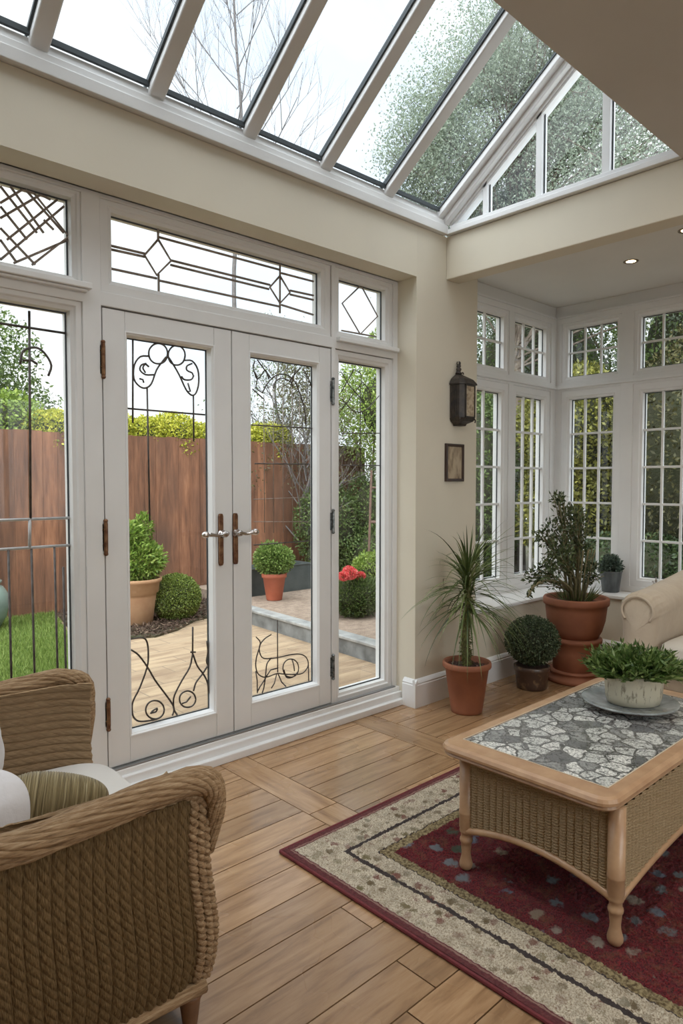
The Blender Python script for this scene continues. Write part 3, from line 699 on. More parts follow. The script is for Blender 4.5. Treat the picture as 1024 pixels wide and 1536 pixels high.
# lever handles
def handle(root, x, sgn, reach):
    zc = 1.105
    mb = MB()
    pl = [(x-.013,.962),(x-.009,.950),(x+.009,.950),(x+.013,.962),(x+.013,1.19),(x+.009,1.203),(x-.009,1.203),(x-.013,1.19)]
    mb.prism(pl, 'y', DY-.015, DY-.003)
    p = mb.build('handle_plate', brass, root, bevel=.003)
    mb = MB(); mb.lathe([(.020,0),(.021,.006),(.014,.012),(.011,.03),(.013,.034)], n=16)
    mb.v = [(x+a, DY-.015-c, zc+b) for a,b,c in mb.v]
    e_ = x+sgn*reach
    mb.tube(spline([(x-sgn*.012,DY-.052,zc),(x,DY-.055,zc+.003),(x+sgn*.03,DY-.056,zc-.004),(x+sgn*reach*.6,DY-.058,zc-.001),(x+sgn*reach*.85,DY-.058,zc+.004)], 16), [.010,.012,.011,.009,.008,.008,.008,.008,.0075,.0075,.0075,.0075,.008,.009,.010,.011,.012][:17], 12)
    mb.ellip((e_,DY-.058,zc+.003), (.021,.017,.016), 14, 8)
    mb.ellip((x,DY-.050,zc), (.018,.012,.016), 12, 8)
    mb.build('lever_handle', steel, root, smooth=True)
handle(D1, 1.823, -1, .115); handle(D2, 1.908, 1, .085)

# ------------------------------------------------------------------ bay windows
mb = MB()
for a, b in ((3.69,3.75),(4.49,4.55),(5.10,5.19)): mb.mbox(mapB, a, b, .515, 2.67, -.10, .012)
mb.mbox(mapB, 3.69, 5.19, 2.105, 2.175, -.10, .0119); mb.mbox(mapB, 3.69, 5.19, 2.655, 2.70, -.10, .0118); mb.mbox(mapB, 3.69, 5.19, .515, .56, -.10, .0117)
for a, b in ((2.89,2.95),(2.295,2.39),(1.64,1.735),(.95,1.05)): mb.mbox(mapE, a, b, .515, 2.67, -.10, .012)
mb.mbox(mapE, .95, 2.95, 2.105, 2.175, -.10, .0119); mb.mbox(mapE, .95, 2.95, 2.655, 2.70, -.10, .0118); mb.mbox(mapE, .95, 2.95, .515, .56, -.10, .0117)
o = mb.build('trim_22', white2, bevel=.003); o['kind'] = 'structure'
mb = MB(); mb.mbox(mapB, 3.69, 5.155, 2.122, 2.140, 0, .040); mb.mbox(mapB, 3.69, 5.165, 2.140, 2.150, 0, .030)
mb.mbox(mapE, .95, 2.915, 2.1221, 2.1399, 0, .040); mb.mbox(mapE, .95, 2.92, 2.1399, 2.1499, 0, .030)
mb.mbox(mapB, 3.69, 5.19, 2.70, 2.715, -.02, .02); mb.mbox(mapE, .95, 2.95, 2.7001, 2.7149, -.02, .02)
o = mb.build('trim_23', white2, bevel=.003); o['kind'] = 'structure'
k = 9
for mp, base, a, b, cols in ((mapB,(4.12,BY),3.75,4.49,3),(mapB,(4.82,BY),4.55,5.10,3),(mapE,(EX,2.64),2.39,2.89,3),(mapE,(EX,2.01),1.735,2.295,3),(mapE,(EX,1.34),1.05,1.64,3)):
    r_ = struct('window_%d' % k, (base[0],base[1],.56)); k += 1
    casement(mp, r_, a, b, .56, 2.105, .072, cols, 5, .017, white2, name='window_frame', w=.004)
    r_ = struct('window_%d' % k, (base[0],base[1],2.175)); k += 1
    casement(mp, r_, a, b, 2.175, 2.655, .048, cols, 2, .015, white2, name='window_frame', w=.004)
# casement stays
def stay(root, p, d, L):
    mb = MB(); q = (p[0]+d[0]*L, p[1]+d[1]*L, p[2]+.012)
    mb.tube(spline([p,((p[0]+q[0])/2,(p[1]+q[1])/2,p[2]+.02),q], 10), .006, 8); mb.ellip(p, (.014,.014,.014), 10, 8); mb.ellip(q, (.012,.012,.012), 10, 8)
    mb.box((p[0]-.012,p[1]-.02,p[2]-.03),(p[0]+.012,p[1]+.02,p[2]-.008))
    return mb
bay = bpy.data.objects
mb = stay(None, (5.172,2.79,.60), (0,-1,0), .20); mb.build('casement_stay', white2, bpy.data.objects['window_13'], smooth=True)
# added window in the unseen back wall, lets in fill daylight
r_ = struct('window_40', (1.7,-2.25,.85))
mapL = lambda u,v,w: (u, -2.2+w, v)
casement(mapL, r_, .2, 3.2, .85, 2.35, .07, 4, 1, .05, white, name='window_frame')
# ------------------------------------------------------------------ rug
x0, x1, y0, y1 = 1.495, 3.70, -.55, 1.928
rug = MB(); rug.box((x0,y0,0.0005), (x1,y1,.009))
rmat = rug_mat(x0,x1,y0,y1)
o = rug.build('rug', rmat, bevel=.003)
U, V = np.meshgrid(np.linspace(x0+.006,x1-.006,520), np.linspace(y0+.006,y1-.006,590), indexing='ij')
edge_ = np.minimum(np.minimum(U-x0, x1-U), np.minimum(V-y0, y1-V)); hh = RNG.normal(0,1,U.shape)
hh = (hh+np.roll(hh,1,0)+np.roll(hh,1,1))/1.7
Z_ = .0115+.0022*np.clip(hh,-1.6,1.6)*np.clip((edge_-.03)/.02,.1,1)+.0012*np.sin(U*9)*np.sin(V*7)
pile = grid_mesh('rug_pile', np.stack([U,V,Z_],-1)-np.array(o.location), rmat, o, smooth=False)
pile.location = (0,0,0)
tag(o, 'red and cream patterned wool rug lying under the coffee table', 'rug')
o.location.z = .0005
mb = MB()
for (a, b) in (((x0,y0),(x1,y0)),((x1,y0),(x1,y1)),((x1,y1),(x0,y1)),((x0,y1),(x0,y0))):
    mb.tube([(a[0],a[1],.007),(b[0],b[1],.007)], .0065, 8)
rb = mb.build('rug_binding', pm('wine_red_binding', (.16,.022,.026), (.11,.014,.018), 60, rough=.8), o)

# ------------------------------------------------------------------ coffee table
TX0, TX1, TY0, TY1, TZ = 1.815, 3.02, .842, 1.468, .46
T = thing('coffee_table', (2.42,1.155,.0125), 'wicker coffee table with beech frame, turned legs and grey mosaic top', 'coffee table')
def rrect(x0,x1,y0,y1,r,n=6):
    out = []
    for cx, cy, a0 in ((x1-r,y1-r,0),(x0+r,y1-r,90),(x0+r,y0+r,180),(x1-r,y0+r,270)):
        for i in range(n+1):
            a = math.radians(a0+90*i/n); out.append((cx+r*math.cos(a), cy+r*math.sin(a)))
    return out
mb = MB(); prof = [(.030,.418),(.012,.420),(.006,.426),(.010,.432),(.0,.438),(.0,.446),(.006,.455),(.018,.460),(.050,.4600),(.050,.452)]
loops = []
for ins, z in prof:
    if z < .4521 and ins == .050: continue
    loops.append([(x,y,z) for x,y in rrect(TX0+ins,TX1-ins,TY0+ins,TY1-ins,max(.06-ins,.012))])
n = len(loops[0]); ix0, ix1, iy0, iy1 = TX0+.088, TX1-.088, TY0+.055, TY1-.055
loops.append([(min(max(x,ix0),ix1), min(max(y,iy0),iy1), .4600) for x,y,z in loops[-1]])
loops.append([(x,y,.4545) for x,y,z in loops[-1]])
k0 = len(mb.v)
for l in loops: mb.v += l
for i in range(len(loops)-1):
    for j in range(n): j2 = (j+1)%n; mb.quadf((k0+i*n+j,k0+i*n+j2,k0+(i+1)*n+j2,k0+(i+1)*n+j))
mb.quadf([k0+j for j in reversed(range(n))])
mb.quadf([k0+(len(loops)-1)*n+j for j in range(n)])
mb.build('table_top', beech, T)
MB().box((ix0+.001,iy0+.001,.4547), (ix1-.001,iy1-.001,.4592)).build('mosaic_inlay', mosaic_mat(), T, bevel=.001)
MB().box((ix0-.004,iy0-.004,.4601),(ix1+.004,iy0,.4612)).box((ix0-.004,iy1,.4601),(ix1+.004,iy1+.004,.4612)).box((ix0-.004,iy0,.4601),(ix0,iy1,.4612)).box((ix1,iy0,.4601),(ix1+.004,iy1,.4612)).build('inlay_edging', pm('pale_edging', (.55,.45,.33), rough=.5), T)
LX = (1.892, 2.965); LY = (.862, 1.392)
prof = [(.013,.0),(.018,.004),(.0225,.012),(.023,.022),(.020,.034),(.0165,.048),(.0155,.062),(.018,.084),(.0185,.094),(.0215,.098),(.0225,.104),(.0215,.110),(.0185,.114),(.0185,.128),(.0225,.133),(.0235,.139),(.0225,.145),(.0245,.150),(.0245,.196),(.026,.199),(.026,.204),(.0245,.207),(.0245,.407)]
for x in LX:
    for y in LY: MB().lathe(prof, (x,y,.0127), 28).build('leg', beech, T, smooth=True)
def arch(t): return .150+.050*math.sin(pi*t)**.8
def apron(a, b, nrm, nu, nv, ncol, nrow):
    a = Vector(a); b = Vector(b); nrm = Vector(nrm)
    U, V = np.meshgrid(np.linspace(0,1,nu), np.linspace(0,1,nv), indexing='ij')
    bot = .155+.048*np.sin(pi*U)**.8
    Z = bot+(.418-bot)*V
    P = np.stack([a.x+(b.x-a.x)*U, a.y+(b.y-a.y)*U, Z], -1)
    col = np.floor(U*ncol); s = (U*ncol)%1*2-1
    zz = (Z-.15)/.27
    row = zz*nrow + (col%2)*.5
    h = np.sqrt(np.clip(1-s*s*.9,0,1))*np.abs(np.cos(pi*row))**.7
    gap = np.where(np.abs(s)>.86, -.0025, 0)
    P = P + np.array(nrm)[None,None]*(.0085*h+gap)[...,None]
    P -= np.array(origin(T))
    grid_mesh('wicker_panel', P, wick_table, T, (ncol*.15,1.5), solid=.003)
    mb = MB(); m = 28; pts = []
    for i in range(m+1):
        t = i/m; p = a.lerp(b, t); pts.append((p.x+nrm.x*.002, p.y+nrm.y*.002, arch(t)-.004))
    mb.tube(pts, .0125, 10)
    mb.build('arched_rail', beech, T, smooth=True)
    mb = MB(); q = nrm*(-.016)
    for i in range(m):
        t0, t1 = i/m, (i+1)/m; p = a.lerp(b,t0)+q; r = a.lerp(b,t1)+q
        mb.hexa([(p.x,p.y,arch(t0)),(r.x,r.y,arch(t1)),(r.x-nrm.x*.01,r.y-nrm.y*.01,arch(t1)),(p.x-nrm.x*.01,p.y-nrm.y*.01,arch(t0))],
                [(p.x,p.y,.42),(r.x,r.y,.42),(r.x-nrm.x*.01,r.y-nrm.y*.01,.42),(p.x-nrm.x*.01,p.y-nrm.y*.01,.42)])
    mb.build('apron_board', pm('dark_backing', (.07,.045,.022), rough=.9), T)
apron((LX[0]-.006,LY[1],0), (LX[0]-.006,LY[0],0), (-1,0,0), 320, 260, 21, 30)
apron((LX[0],LY[0]-.006,0), (LX[1],LY[0]-.006,0), (0,-1,0), 560, 240, 44, 30)
apron((LX[1]+.006,LY[0],0), (LX[1]+.006,LY[1],0), (1,0,0), 200, 120, 26, 26)
apron((LX[1],LY[1]+.006,0), (LX[0],LY[1]+.006,0), (0,1,0), 300, 120, 52, 26)

# tray with oval planter
TRX, TRY = 2.660, 1.170
tr = thing('tray', (TRX,TRY,.4612), 'round grey glazed platter on the mosaic table top under the oval planter', 'tray')
MB().lathe([(.095,0),(.105,.001),(.118,.012),(.170,.022),(.180,.027),(.181,.031),(.176,.033),(.160,.029),(.110,.020),(.0,.0185)], (TRX,TRY,.4612), 64).build('platter', pm('grey_blue_glaze', (.15,.165,.165), (.34,.36,.355), 16, rough=.18, coat=.3), tr, smooth=True)
o = MB().lathe([(.098,.003),(.120,.0125),(.171,.0215),(.1715,.0225),(.120,.0145),(.098,.0045)], (TRX,TRY,.4608), 64).build('brown_foot', pm('brown_underglaze', (.12,.055,.04), rough=.3), tr, smooth=True)
PX, PY = 2.668, 1.158
pl = thing('oval_planter', (PX,PY,.481), 'cream crackled oval planter of leafy green herbs on the coffee table', 'planter')
pz = .4812
crack, t, o_ = nt('cream_crackled_glaze')
v = coord(t, 'Object', (1,1,.28)); n1 = noise(t, v, 55, 5, .7)
sepz = N(t, 'ShaderNodeSeparateXYZ'); t.links.new(coord(t), sepz.inputs[0])
band = ramp(t, sepz.outputs[2], [(.012, (0,0,0)), (.035, (1,1,1)), (.075, (1,1,1)), (.095, (.3,.3,.3))])
cr = mixc(t, math_(t, 'MULTIPLY', ramp(t, n1, [(.55, (0,0,0)), (.62, (1,1,1))]), .7), (.56,.52,.40), (.12,.09,.055))
cr = mixc(t, band, mixc(t, noise(t, coord(t), 20), (.60,.56,.45), (.46,.41,.29)), cr)
bsdf(t, o_, cr, .35)
rx, ry = 1.0, .80
def oval(prof, name, mat, parent):
    mb = MB(); mb.lathe(prof, (0,0,0), 56, rx, ry)
    a = math.radians(-43); ca, sa = math.cos(a), math.sin(a)
    mb.v = [(PX+x*ca-y*sa, PY+x*sa+y*ca, pz+z) for x,y,z in mb.v]
    return mb.build(name, mat, parent, smooth=True)
oval([(.092,0),(.100,.004),(.108,.03),(.113,.100),(.1135,.118),(.111,.122),(.107,.119),(.104,.098)], 'planter_pot', crack, pl)
oval([(.105,.100),(.06,.108),(.0,.111)], 'soil', soil, pl)
herb = leafmat('herb_leaf', (.03,.06,.015), (.10,.175,.04), (.34,.42,.16), .35, .3)
nB = 520; P=[];D=[]
mbh = MB()
for i in range(nB):
    a = random.uniform(0,2*pi); r = math.sqrt(random.random()); bx, by = r*.095, r*.078
    ax = math.radians(-43); x = bx*math.cos(a); y = by*math.sin(a); X = PX+x*math.cos(ax)-y*math.sin(ax); Y = PY+x*math.sin(ax)+y*math.cos(ax)
    out = Vector((X-PX, Y-PY, 0)); tilt = r*random.uniform(.5,1.25)
    d = Vector((0,0,1))*(1.1-.55*tilt)+ (out.normalized() if out.length>1e-4 else Vector((0,0,0)))*tilt*.85 + Vector((random.gauss(0,.25),random.gauss(0,.25),0)); d.normalize()
    L = random.uniform(.08,.145)*(1-.18*r); w = random.uniform(.009,.016)
    s = d.cross(Vector((random.gauss(0,1),random.gauss(0,1),random.gauss(0,.4)))).normalized()
    p = Vector((X,Y,pz+.106)); mid = p+d*L*.55+out*.2; tip = p+d*L+out*.35+Vector((0,0,-.012*random.random()))
    mbh.ct = min(1,max(0,random.gauss(.5,.28)))
    nn = s.cross(d)*w*.25
    k = len(mbh.v); mbh.v += [tuple(q) for q in (p-s*w*.25,p+s*w*.25,mid-s*w*.6,mid+nn,mid+s*w*.6,tip)]
    mbh.quadf((k,k+1,k+3,k+2)); mbh.quadf((k+1,k+4,k+3)); mbh.quadf((k+2,k+3,k+5)); mbh.quadf((k+3,k+4,k+5))
    # small side leaves
    for q in range(7):
        tt = random.uniform(.2,.95); P.append(p.lerp(tip,tt)); dd = d+Vector((random.gauss(0,.7),random.gauss(0,.7),random.gauss(0,.4))); D.append(dd.normalized())
mbh.build('herb_blades', herb, pl)
leaves('foliage', P, D, RNG.uniform(.020,.040,len(P)), RNG.uniform(.008,.013,len(P)), herb, pl)

# ------------------------------------------------------------------ armchair (local frame: x to its front, y to its far side)
AR = math.radians(-4.2)
A = thing('wicker_armchair', (.496,1.908,0), 'woven seagrass armchair with rope-bound arms and tapered wooden legs', 'armchair', rz=AR)
def side_P(nu, nv, sgn, inner=False):
    U, V = np.meshgrid(np.linspace(0,1,nu), np.linspace(0,1,nv), indexing='ij')
    x = -.44+.852*U
    fr = np.clip((U-.86)/.14,0,1)
    z = .115+(.60-.115)*V
    y = .455+.034*np.sin(pi*V)**.7 - .045*fr**2 + .02*V
    x = x + .012*np.sin(2*pi*V+.3)*U
    if inner: x = -.44+(.80 if sgn < 0 else .85)*U; y = y-.075; z = .34+(.625-.34+(.05 if sgn > 0 else 0))*V
    return np.stack([x, sgn*y, z], -1), U, V
for sgn in (-1, 1):
    P_, U, V = side_P(1000 if sgn<0 else 500, 420 if sgn<0 else 200, sgn)
    d_ = rope_disp(U, V, 30, 20, .45, 1.6, .009)
    Pd = P_.copy(); Pd[...,1] += sgn*d_
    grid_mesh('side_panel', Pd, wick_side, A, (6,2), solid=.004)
    P_, U, V = side_P(400, 360, sgn, True)
    rows_ = V*13+.35*np.sin(3*U+1)+U*3.4
    s_ = rows_%1*2-1; ph_ = U*26+s_*.7+np.floor(rows_)*.37
    d_ = .010*np.sqrt(np.clip(1-s_*s_,0,1))*(.7+.3*np.abs(np.sin(pi*ph_))**.5)
    Pd = P_.copy(); Pd[...,1] -= sgn*d_
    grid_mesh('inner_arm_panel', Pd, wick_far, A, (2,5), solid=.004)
    # front edge of the arm: braided cords climbing to the roll
    mb = MB()
    for q, (dx, dy) in enumerate(((.0,.0),(-.022,.016),(-.046,.022),(-.004,-.03),(-.006,-.058))):
        for st in range(2):
            pts = []
            for i in range(90):
                v = i/89; a = 2*pi*14*v+pi*st
                xx = .420+dx+.014*math.sin(2*pi*v+.3); yy = .410+.034*math.sin(pi*v)**.7+.02*v+dy+.010
                pts.append((xx+.006*math.cos(a), sgn*(yy+.006*math.sin(a)), .105+.50*v))
            mb.ct = random.random(); mb.tube(pts, .0085, 6)
    mb.build('braided_edge', wick_arm, A, smooth=True, local=True)
    # filler between inner and outer
    MB().hexa([(-.42,sgn*.425,.12),(.36,sgn*.42,.12),(.36,sgn*.445,.12),(-.42,sgn*.448,.12)], [(-.42,sgn*.44,.60),(.36,sgn*.43,.60),(.36,sgn*.45,.60),(-.42,sgn*.46,.60)]).build('arm_core', pm('dark_backing', (.07,.045,.022), rough=.9), A, local=True)
arm = [(.425,-.450,.44),(.434,-.462,.53),(.425,-.468,.602),(.385,-.472,.634),(.30,-.475,.640),(.15,-.478,.628),(0,-.48,.615),(-.12,-.48,.625),(-.25,-.47,.68),(-.36,-.44,.78),(-.42,-.33,.87),(-.45,-.15,.90),(-.455,0,.905)]
path = arm + [(x,-y,z+(.035 if x > -.3 and z > .6 else 0)) for x,y,z in reversed(arm[:-1])]
rope_roll(path, 13, .0265, .0088, 4.0, 7, 3).build('rope_arm_roll', wick_arm, A, smooth=True, local=True)
under = [(x-.012,y+.010,z-.036) for x,y,z in arm]
mb = rope_roll(under+[(x,-y,z+(.03 if x > -.3 and z > .55 else 0)) for x,y,z in reversed(under[:-1])], 3, .010, .010, 30, 6, 5)
mb.build('rope_binding', wick_arm, A, smooth=True, local=True)
# back
U, V = np.meshgrid(np.linspace(0,1,420), np.linspace(0,1,260), indexing='ij')
yb_ = -.46+.92*U; zb = .115+(.885-.115)*V*(1-.22*np.abs(2*U-1)**3); xb = -.43-.03*np.cos(pi*(U-.5))-.0*V
for s_, nm in ((-1,'back_panel'),(1,'inner_back_panel')):
    P_ = np.stack([xb+(.05 if s_>0 else 0), yb_, zb], -1); P_[...,0] += s_*rope_disp(U, V, 34, 26, .45, 1.6, .008)
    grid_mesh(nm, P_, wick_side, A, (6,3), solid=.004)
# rails and seat
for y in (-.462,.462): MB().tube([(-.44,y,.110),(.405,y*.985,.112)], .019, 10).build('base_rail', wick_arm, A, smooth=True, local=True)
MB().tube([(.395,-.43,.108),(.395,.43,.108)], .022, 10).build('base_rail', wick_arm, A, smooth=True, local=True)
MB().tube([(-.45,-.45,.108),(-.45,.45,.108)], .022, 10).build('base_rail', wick_arm, A, smooth=True, local=True)
U, V = np.meshgrid(np.linspace(0,1,300), np.linspace(0,1,120), indexing='ij')
P_ = np.stack([.40+0*U+rope_disp(U,V,28,12,.45,1.6,.008), -.40+.80*U, .11+.22*V], -1)
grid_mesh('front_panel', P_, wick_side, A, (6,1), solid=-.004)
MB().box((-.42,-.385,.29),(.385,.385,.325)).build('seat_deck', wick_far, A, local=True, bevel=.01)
legw = pm('turned_leg_wood', (.22,.11,.055), (.15,.07,.035), 20, rough=.45, coat=.2)
for x, y in ((.380,-.425),(.380,.425),(-.39,-.405),(-.39,.405)):
    MB().lathe([(.015,0),(.018,.004),(.027,.072),(.031,.078),(.031,.086),(.026,.090),(.026,.105),(.022,.118)], (x,y,0), 24).build('leg', legw, A, smooth=True, local=True)
# upholstered seat cushion
mb = MB().ellip((.02,0,.372), (.435,.385,.060), 48, 20, .45, .28); mb.build('seat_cushion', linen, A, smooth=True, local=True)
seam = [(.455*math.copysign(abs(math.cos(a))**.28, math.cos(a))*.957+.02, .385*math.copysign(abs(math.sin(a))**.28, math.sin(a)), .372) for a in [2*pi*i/96 for i in range(97)]]
# pillows
def toW(x, y, z):
    c, s = math.cos(AR), math.sin(AR); return (.496+x*c-y*s, 1.908+x*s+y*c, z)
# woven pillow, wound with thread
pw = toW(.085,-.15,.535)
q = thing('woven_pillow', (pw[0],pw[1],.432), 'plump olive and straw striped woven pillow lying on the armchair seat', 'pillow')
nu, nv = 640, 160
U, V = np.meshgrid(np.linspace(0,1,nu), np.linspace(0,1,nv), indexing='ij')
def sgp(x, e): return np.sign(x)*np.abs(x)**e
ph = pi*(U-.5); th = 2*pi*V
rr_ = sgp(np.cos(ph), .55)
lx = .185*np.sin(ph)*(1); ly = .078*rr_*sgp(np.cos(th), .9)*(1-.10*np.exp(-((U-.40)/.06)**2)); lz = .088*rr_*sgp(np.sin(th), .9)*(1-.16*np.exp(-((U-.40)/.06)**2))
th2 = .0022*np.abs(np.sin(pi*(U*88+.25*np.sin(th)+.4*np.sin(3*th))))
P_ = np.stack([lx, ly, lz], -1); P_ += (P_/(np.linalg.norm(P_,axis=2,keepdims=True)+1e-6))*th2[...,None]*(rr_[...,None]>.2)
R_ = np.array(Euler((math.radians(-18), math.radians(8), math.radians(-22)), 'XYZ').to_matrix())
P_ = P_@R_.T + np.array((pw[0]-q.location.x, pw[1]-q.location.y, pw[2]-.432))
m, t, o_ = nt('wound_thread'); vv = coord(t, 'UV', (60,.4,1)); nn = noise(t, vv, 3, 4, .7); n2_ = noise(t, coord(t,'UV',(90,3,1)), 5, 2)
cc = ramp(t, nn, [(.34, (.06,.042,.015)), (.46, (.20,.15,.065)), (.58, (.36,.29,.15)), (.70, (.62,.55,.37))]); cc = mixc(t, math_(t,'MULTIPLY',n2_,.4), cc, (.12,.09,.045))
sx = N(t,'ShaderNodeSeparateXYZ'); t.links.new(coord(t,'UV'), sx.inputs[0])
cc = mixc(t, ramp(t, sx.outputs[0], [(.90,(0,0,0)),(.96,(.55,.55,.55))]), cc, (.26,.09,.055))
bsdf(t, o_, cc, .85, 0, nn, .5, .003, 0, .2, .3)
grid_mesh('pillow_cover', P_, m, q)
pw2 = toW(-.10,-.30,.545)
def soft_pillow(name, c, r, rot, mat, label, seed):
    rn = random.Random(seed)
    root = MB(); n_, m_ = 72, 36
    R = Euler(rot).to_matrix()
    for i in range(m_+1):
        ph = -pi/2+pi*i/m_
        for j in range(n_):
            th = 2*pi*j/n_
            def sg(x,e): return math.copysign(abs(x)**e,x)
            cx = sg(math.cos(th),.62); cy = sg(math.sin(th),.62); cp = math.cos(ph)**.8 if math.cos(ph)>0 else 0
            x = cx*cp; y = cy*cp; pinch = 1-.45*(max(abs(x),abs(y)))**4
            z = math.sin(ph)*pinch
            w = 1+.035*math.sin(7*x+3*y+seed)+.03*math.sin(5*y*3-4*x*2+z)
            root.v.append(tuple(R@Vector((r[0]*x, r[1]*y, r[2]*z*w))+Vector(c)))
    for i in range(m_):
        for j in range(n_):
            j2=(j+1)%n_; a=i*n_; root.quadf((a+j,a+j2,a+n_+j2,a+n_+j))
    o = root.build(name, mat, smooth=True); return tag(o, label, 'pillow')
soft_pillow('white_pillow', toW(-.095,-.20,.525), (.165,.165,.085), (math.radians(62),0,math.radians(-38)), whitefab, 'white cotton pillow leaning in the armchair beside the woven pillow', 2)
soft_pillow('white_pillow', toW(.008,.235,.612), (.185,.19,.065), (math.radians(80),0,math.radians(52)), whitefab, 'white pillow propped against the armchair arm nearest the garden doors', 5)

# ------------------------------------------------------------------ sofa
S = thing('sofa', (4.35,1.1,0), 'cream upholstered sofa with a rolled arm standing under the bay window', 'sofa')
def arm_sofa(yc, sgn):
    nu, nv = 60, 72; pts = []
    U = np.linspace(0,1,nu); out = []
    for u in U:
        x = 3.985+.83*u; ring = []
        pin = 1-.0*u; k_ = min(1, (u/.05)) if u < .05 else 1; sc = .72+.28*math.sqrt(max(0,1-(1-k_)**2)); zt = .60+.075*u**1.3
        for j in range(nv):
            a = 2*pi*j/nv
            # cross-section: rolled top + body below
            cy, cz = math.cos(a), math.sin(a)
            if cz > -.35: y = .115*cy; z = zt+.105*cz
            else:
                t_ = (-.35-cz)/.65; y = math.copysign(.1077*(abs(cy)/.937)**.18*(1-.06*math.sin(pi*min(1,t_*1.4))), cy); z = zt-.037-(zt-.037-.13)*t_
            wr = (.0035*math.sin(a*31)+.003*math.sin(a*17+1))*max(0,1-u*4)
            ring.append((x-.0*sc, yc+(y+wr*cy)*sc, (z-(zt-.1))*sc+(zt-.1)+wr*cz if z>zt-.1 else z))
        out.append(ring)
    return np.array(out).transpose(0,1,2)
for yc, s_ in ((1.715,1),(.05,-1)):
    P_ = arm_sofa(yc, s_); P_ = np.concatenate([P_, P_[:,:1]],1)
    front = P_[0].mean(0); capf = np.stack([front+(P_[0]-front)*k + np.array((-.02*(1-k**2),0,0)) for k in (0,.35,.7,.9)],0)
    P_ = np.concatenate([capf, P_, (P_[-1].mean(0)+(P_[-1]-P_[-1].mean(0))*0)[None]],0)
    grid_mesh('sofa_arm', P_-np.array(S.location), sofafab, S, (3,3))
mb = MB()
for i in range(34):   # gathered piping at the arm front
    a = 2*pi*i/34
mb.tube([(3.978, 1.715+.092*math.cos(a), .600+.084*math.sin(a)) for a in [pi*1.22-(pi*1.44)*i/30 for i in range(31)]], .007, 8)
mb.build('arm_piping', sofafab, S, smooth=True)
MB().box((4.03,.16,.13),(4.83,1.60,.30)).build('sofa_base', sofabase, S, bevel=.03)
MB().box((4.035,.16,.015),(4.05,1.60,.14)).box((4.05,.16,.02),(4.82,.175,.14)).build('valance', sofabase, S, bevel=.004)
for a, b in ((.89,1.60),(.165,.875)): MB().ellip((4.31,(a+b)/2,.365), (.36,(b-a)/2,.085), 48, 20, .4, .25).build('seat_cushion', pm('pale_seat_fabric', (.62,.57,.50), (.57,.52,.45), 5, rough=.95, bump=.2, bscale=14, sheen=.2, bdist=.02), S, smooth=True)
MB().ellip((4.74,.885,.55), (.12,.72,.31), 48, 20, .5, .3).build('sofa_back', sofafab, S, smooth=True)
for x in (4.07,4.78):
    for y in (.10,1.70): MB().lathe([(.018,0),(.026,.05),(.03,.15)], (x,y,0), 16).build('leg', legw, S, smooth=True)

# ------------------------------------------------------------------ wall lantern, picture, downlights
Ln = thing('wall_lantern', (3.475,2.66,1.70), 'black iron wall lantern with a cream picture panel hung above the small picture', 'lantern')
x0_, x1_, yb_, yf_ = 3.405, 3.545, 2.655, 2.565; zb_, zt_ = 1.755, 1.965
ppl = [(x0_,yb_),(x0_,yf_+.020),(x0_+.03,yf_),(x1_-.012,yf_),(x1_,yf_+.012),(x1_,yb_)]
mb = MB().prism(ppl, 'z', zb_, zt_); mb.build('lantern_body', black, Ln, bevel=.003)
MB().box((3.443,yf_-.004,zb_+.012),(3.527,yf_-.0005,zt_-.012)).build('picture_panel', pm('sepia_panel', (.50,.41,.29), (.16,.10,.055), 48, (1,1,1), rough=.5, lo=.42, hi=.72), Ln)
mb = MB()
for a,b in ((3.436,3.443),(3.527,3.534)): mb.box((a,yf_-.010,zb_+.004),(b,yf_,zt_-.004))
for a,b in ((zb_+.004,zb_+.012),(zt_-.012,zt_-.004)): mb.box((3.436,yf_-.0098,a),(3.534,yf_,b))
for i in range(4): mb.box((x0_-.004,yf_+.026+.016*i,zb_+.01),(x0_+.002,yf_+.032+.016*i,zt_-.01))
mb.build('lantern_frame', black, Ln, bevel=.0015)
cx_ = 3.475; cy_ = 2.615
mb = MB(); k = 0
e0 = [(x0_-.008,yb_),(x0_-.008,yf_+.012),(x0_+.026,yf_-.010),(x1_+.008,yf_-.008),(x1_+.008,yb_)]
def sc(f, z): return [(cx_+(x-cx_)*f, yb_+(y-yb_)*f, z) for x,y in e0]
lv = [sc(1,zt_-.002), sc(1,zt_+.006), sc(.80,zt_+.034), sc(.50,zt_+.052), sc(.22,zt_+.068), sc(.16,zt_+.074)]
for i in range(len(lv)-1): mb.hexa  # noqa
b0_ = len(mb.v); m5 = 5
for l in lv: mb.v += l
for i in range(len(lv)-1):
    for j in range(m5): j2=(j+1)%m5; mb.quadf((b0_+i*m5+j,b0_+i*m5+j2,b0_+(i+1)*m5+j2,b0_+(i+1)*m5+j))
mb.quadf([b0_+j for j in range(m5)]); mb.quadf([b0_+(len(lv)-1)*m5+j for j in range(m5)])
mb.build('lantern_roof', black, Ln)
mb = MB().lathe([(.020,0),(.022,.006),(.010,.014),(.016,.024),(.017,.032),(.009,.040),(.015,.050),(.010,.058),(.0,.062)], (cx_,2.642,zt_+.070), 14)
for a in (0,2.1,4.2): mb.tube([(cx_,2.642,zt_+.12),(cx_+.016*math.cos(a),2.642+.010*math.sin(a),zt_+.135),(cx_+.012*math.cos(a),2.642+.008*math.sin(a),zt_+.148)], .004, 6)
for s_ in (-1,1): mb.tube(spline([(cx_+s_*.012,2.64,zt_+.070),(cx_+s_*.03,2.635,zt_+.082),(cx_+s_*.034,2.63,zt_+.070)],8), .004, 6)
mb.build('finial', black, Ln, smooth=True)
mb = MB(); k=0
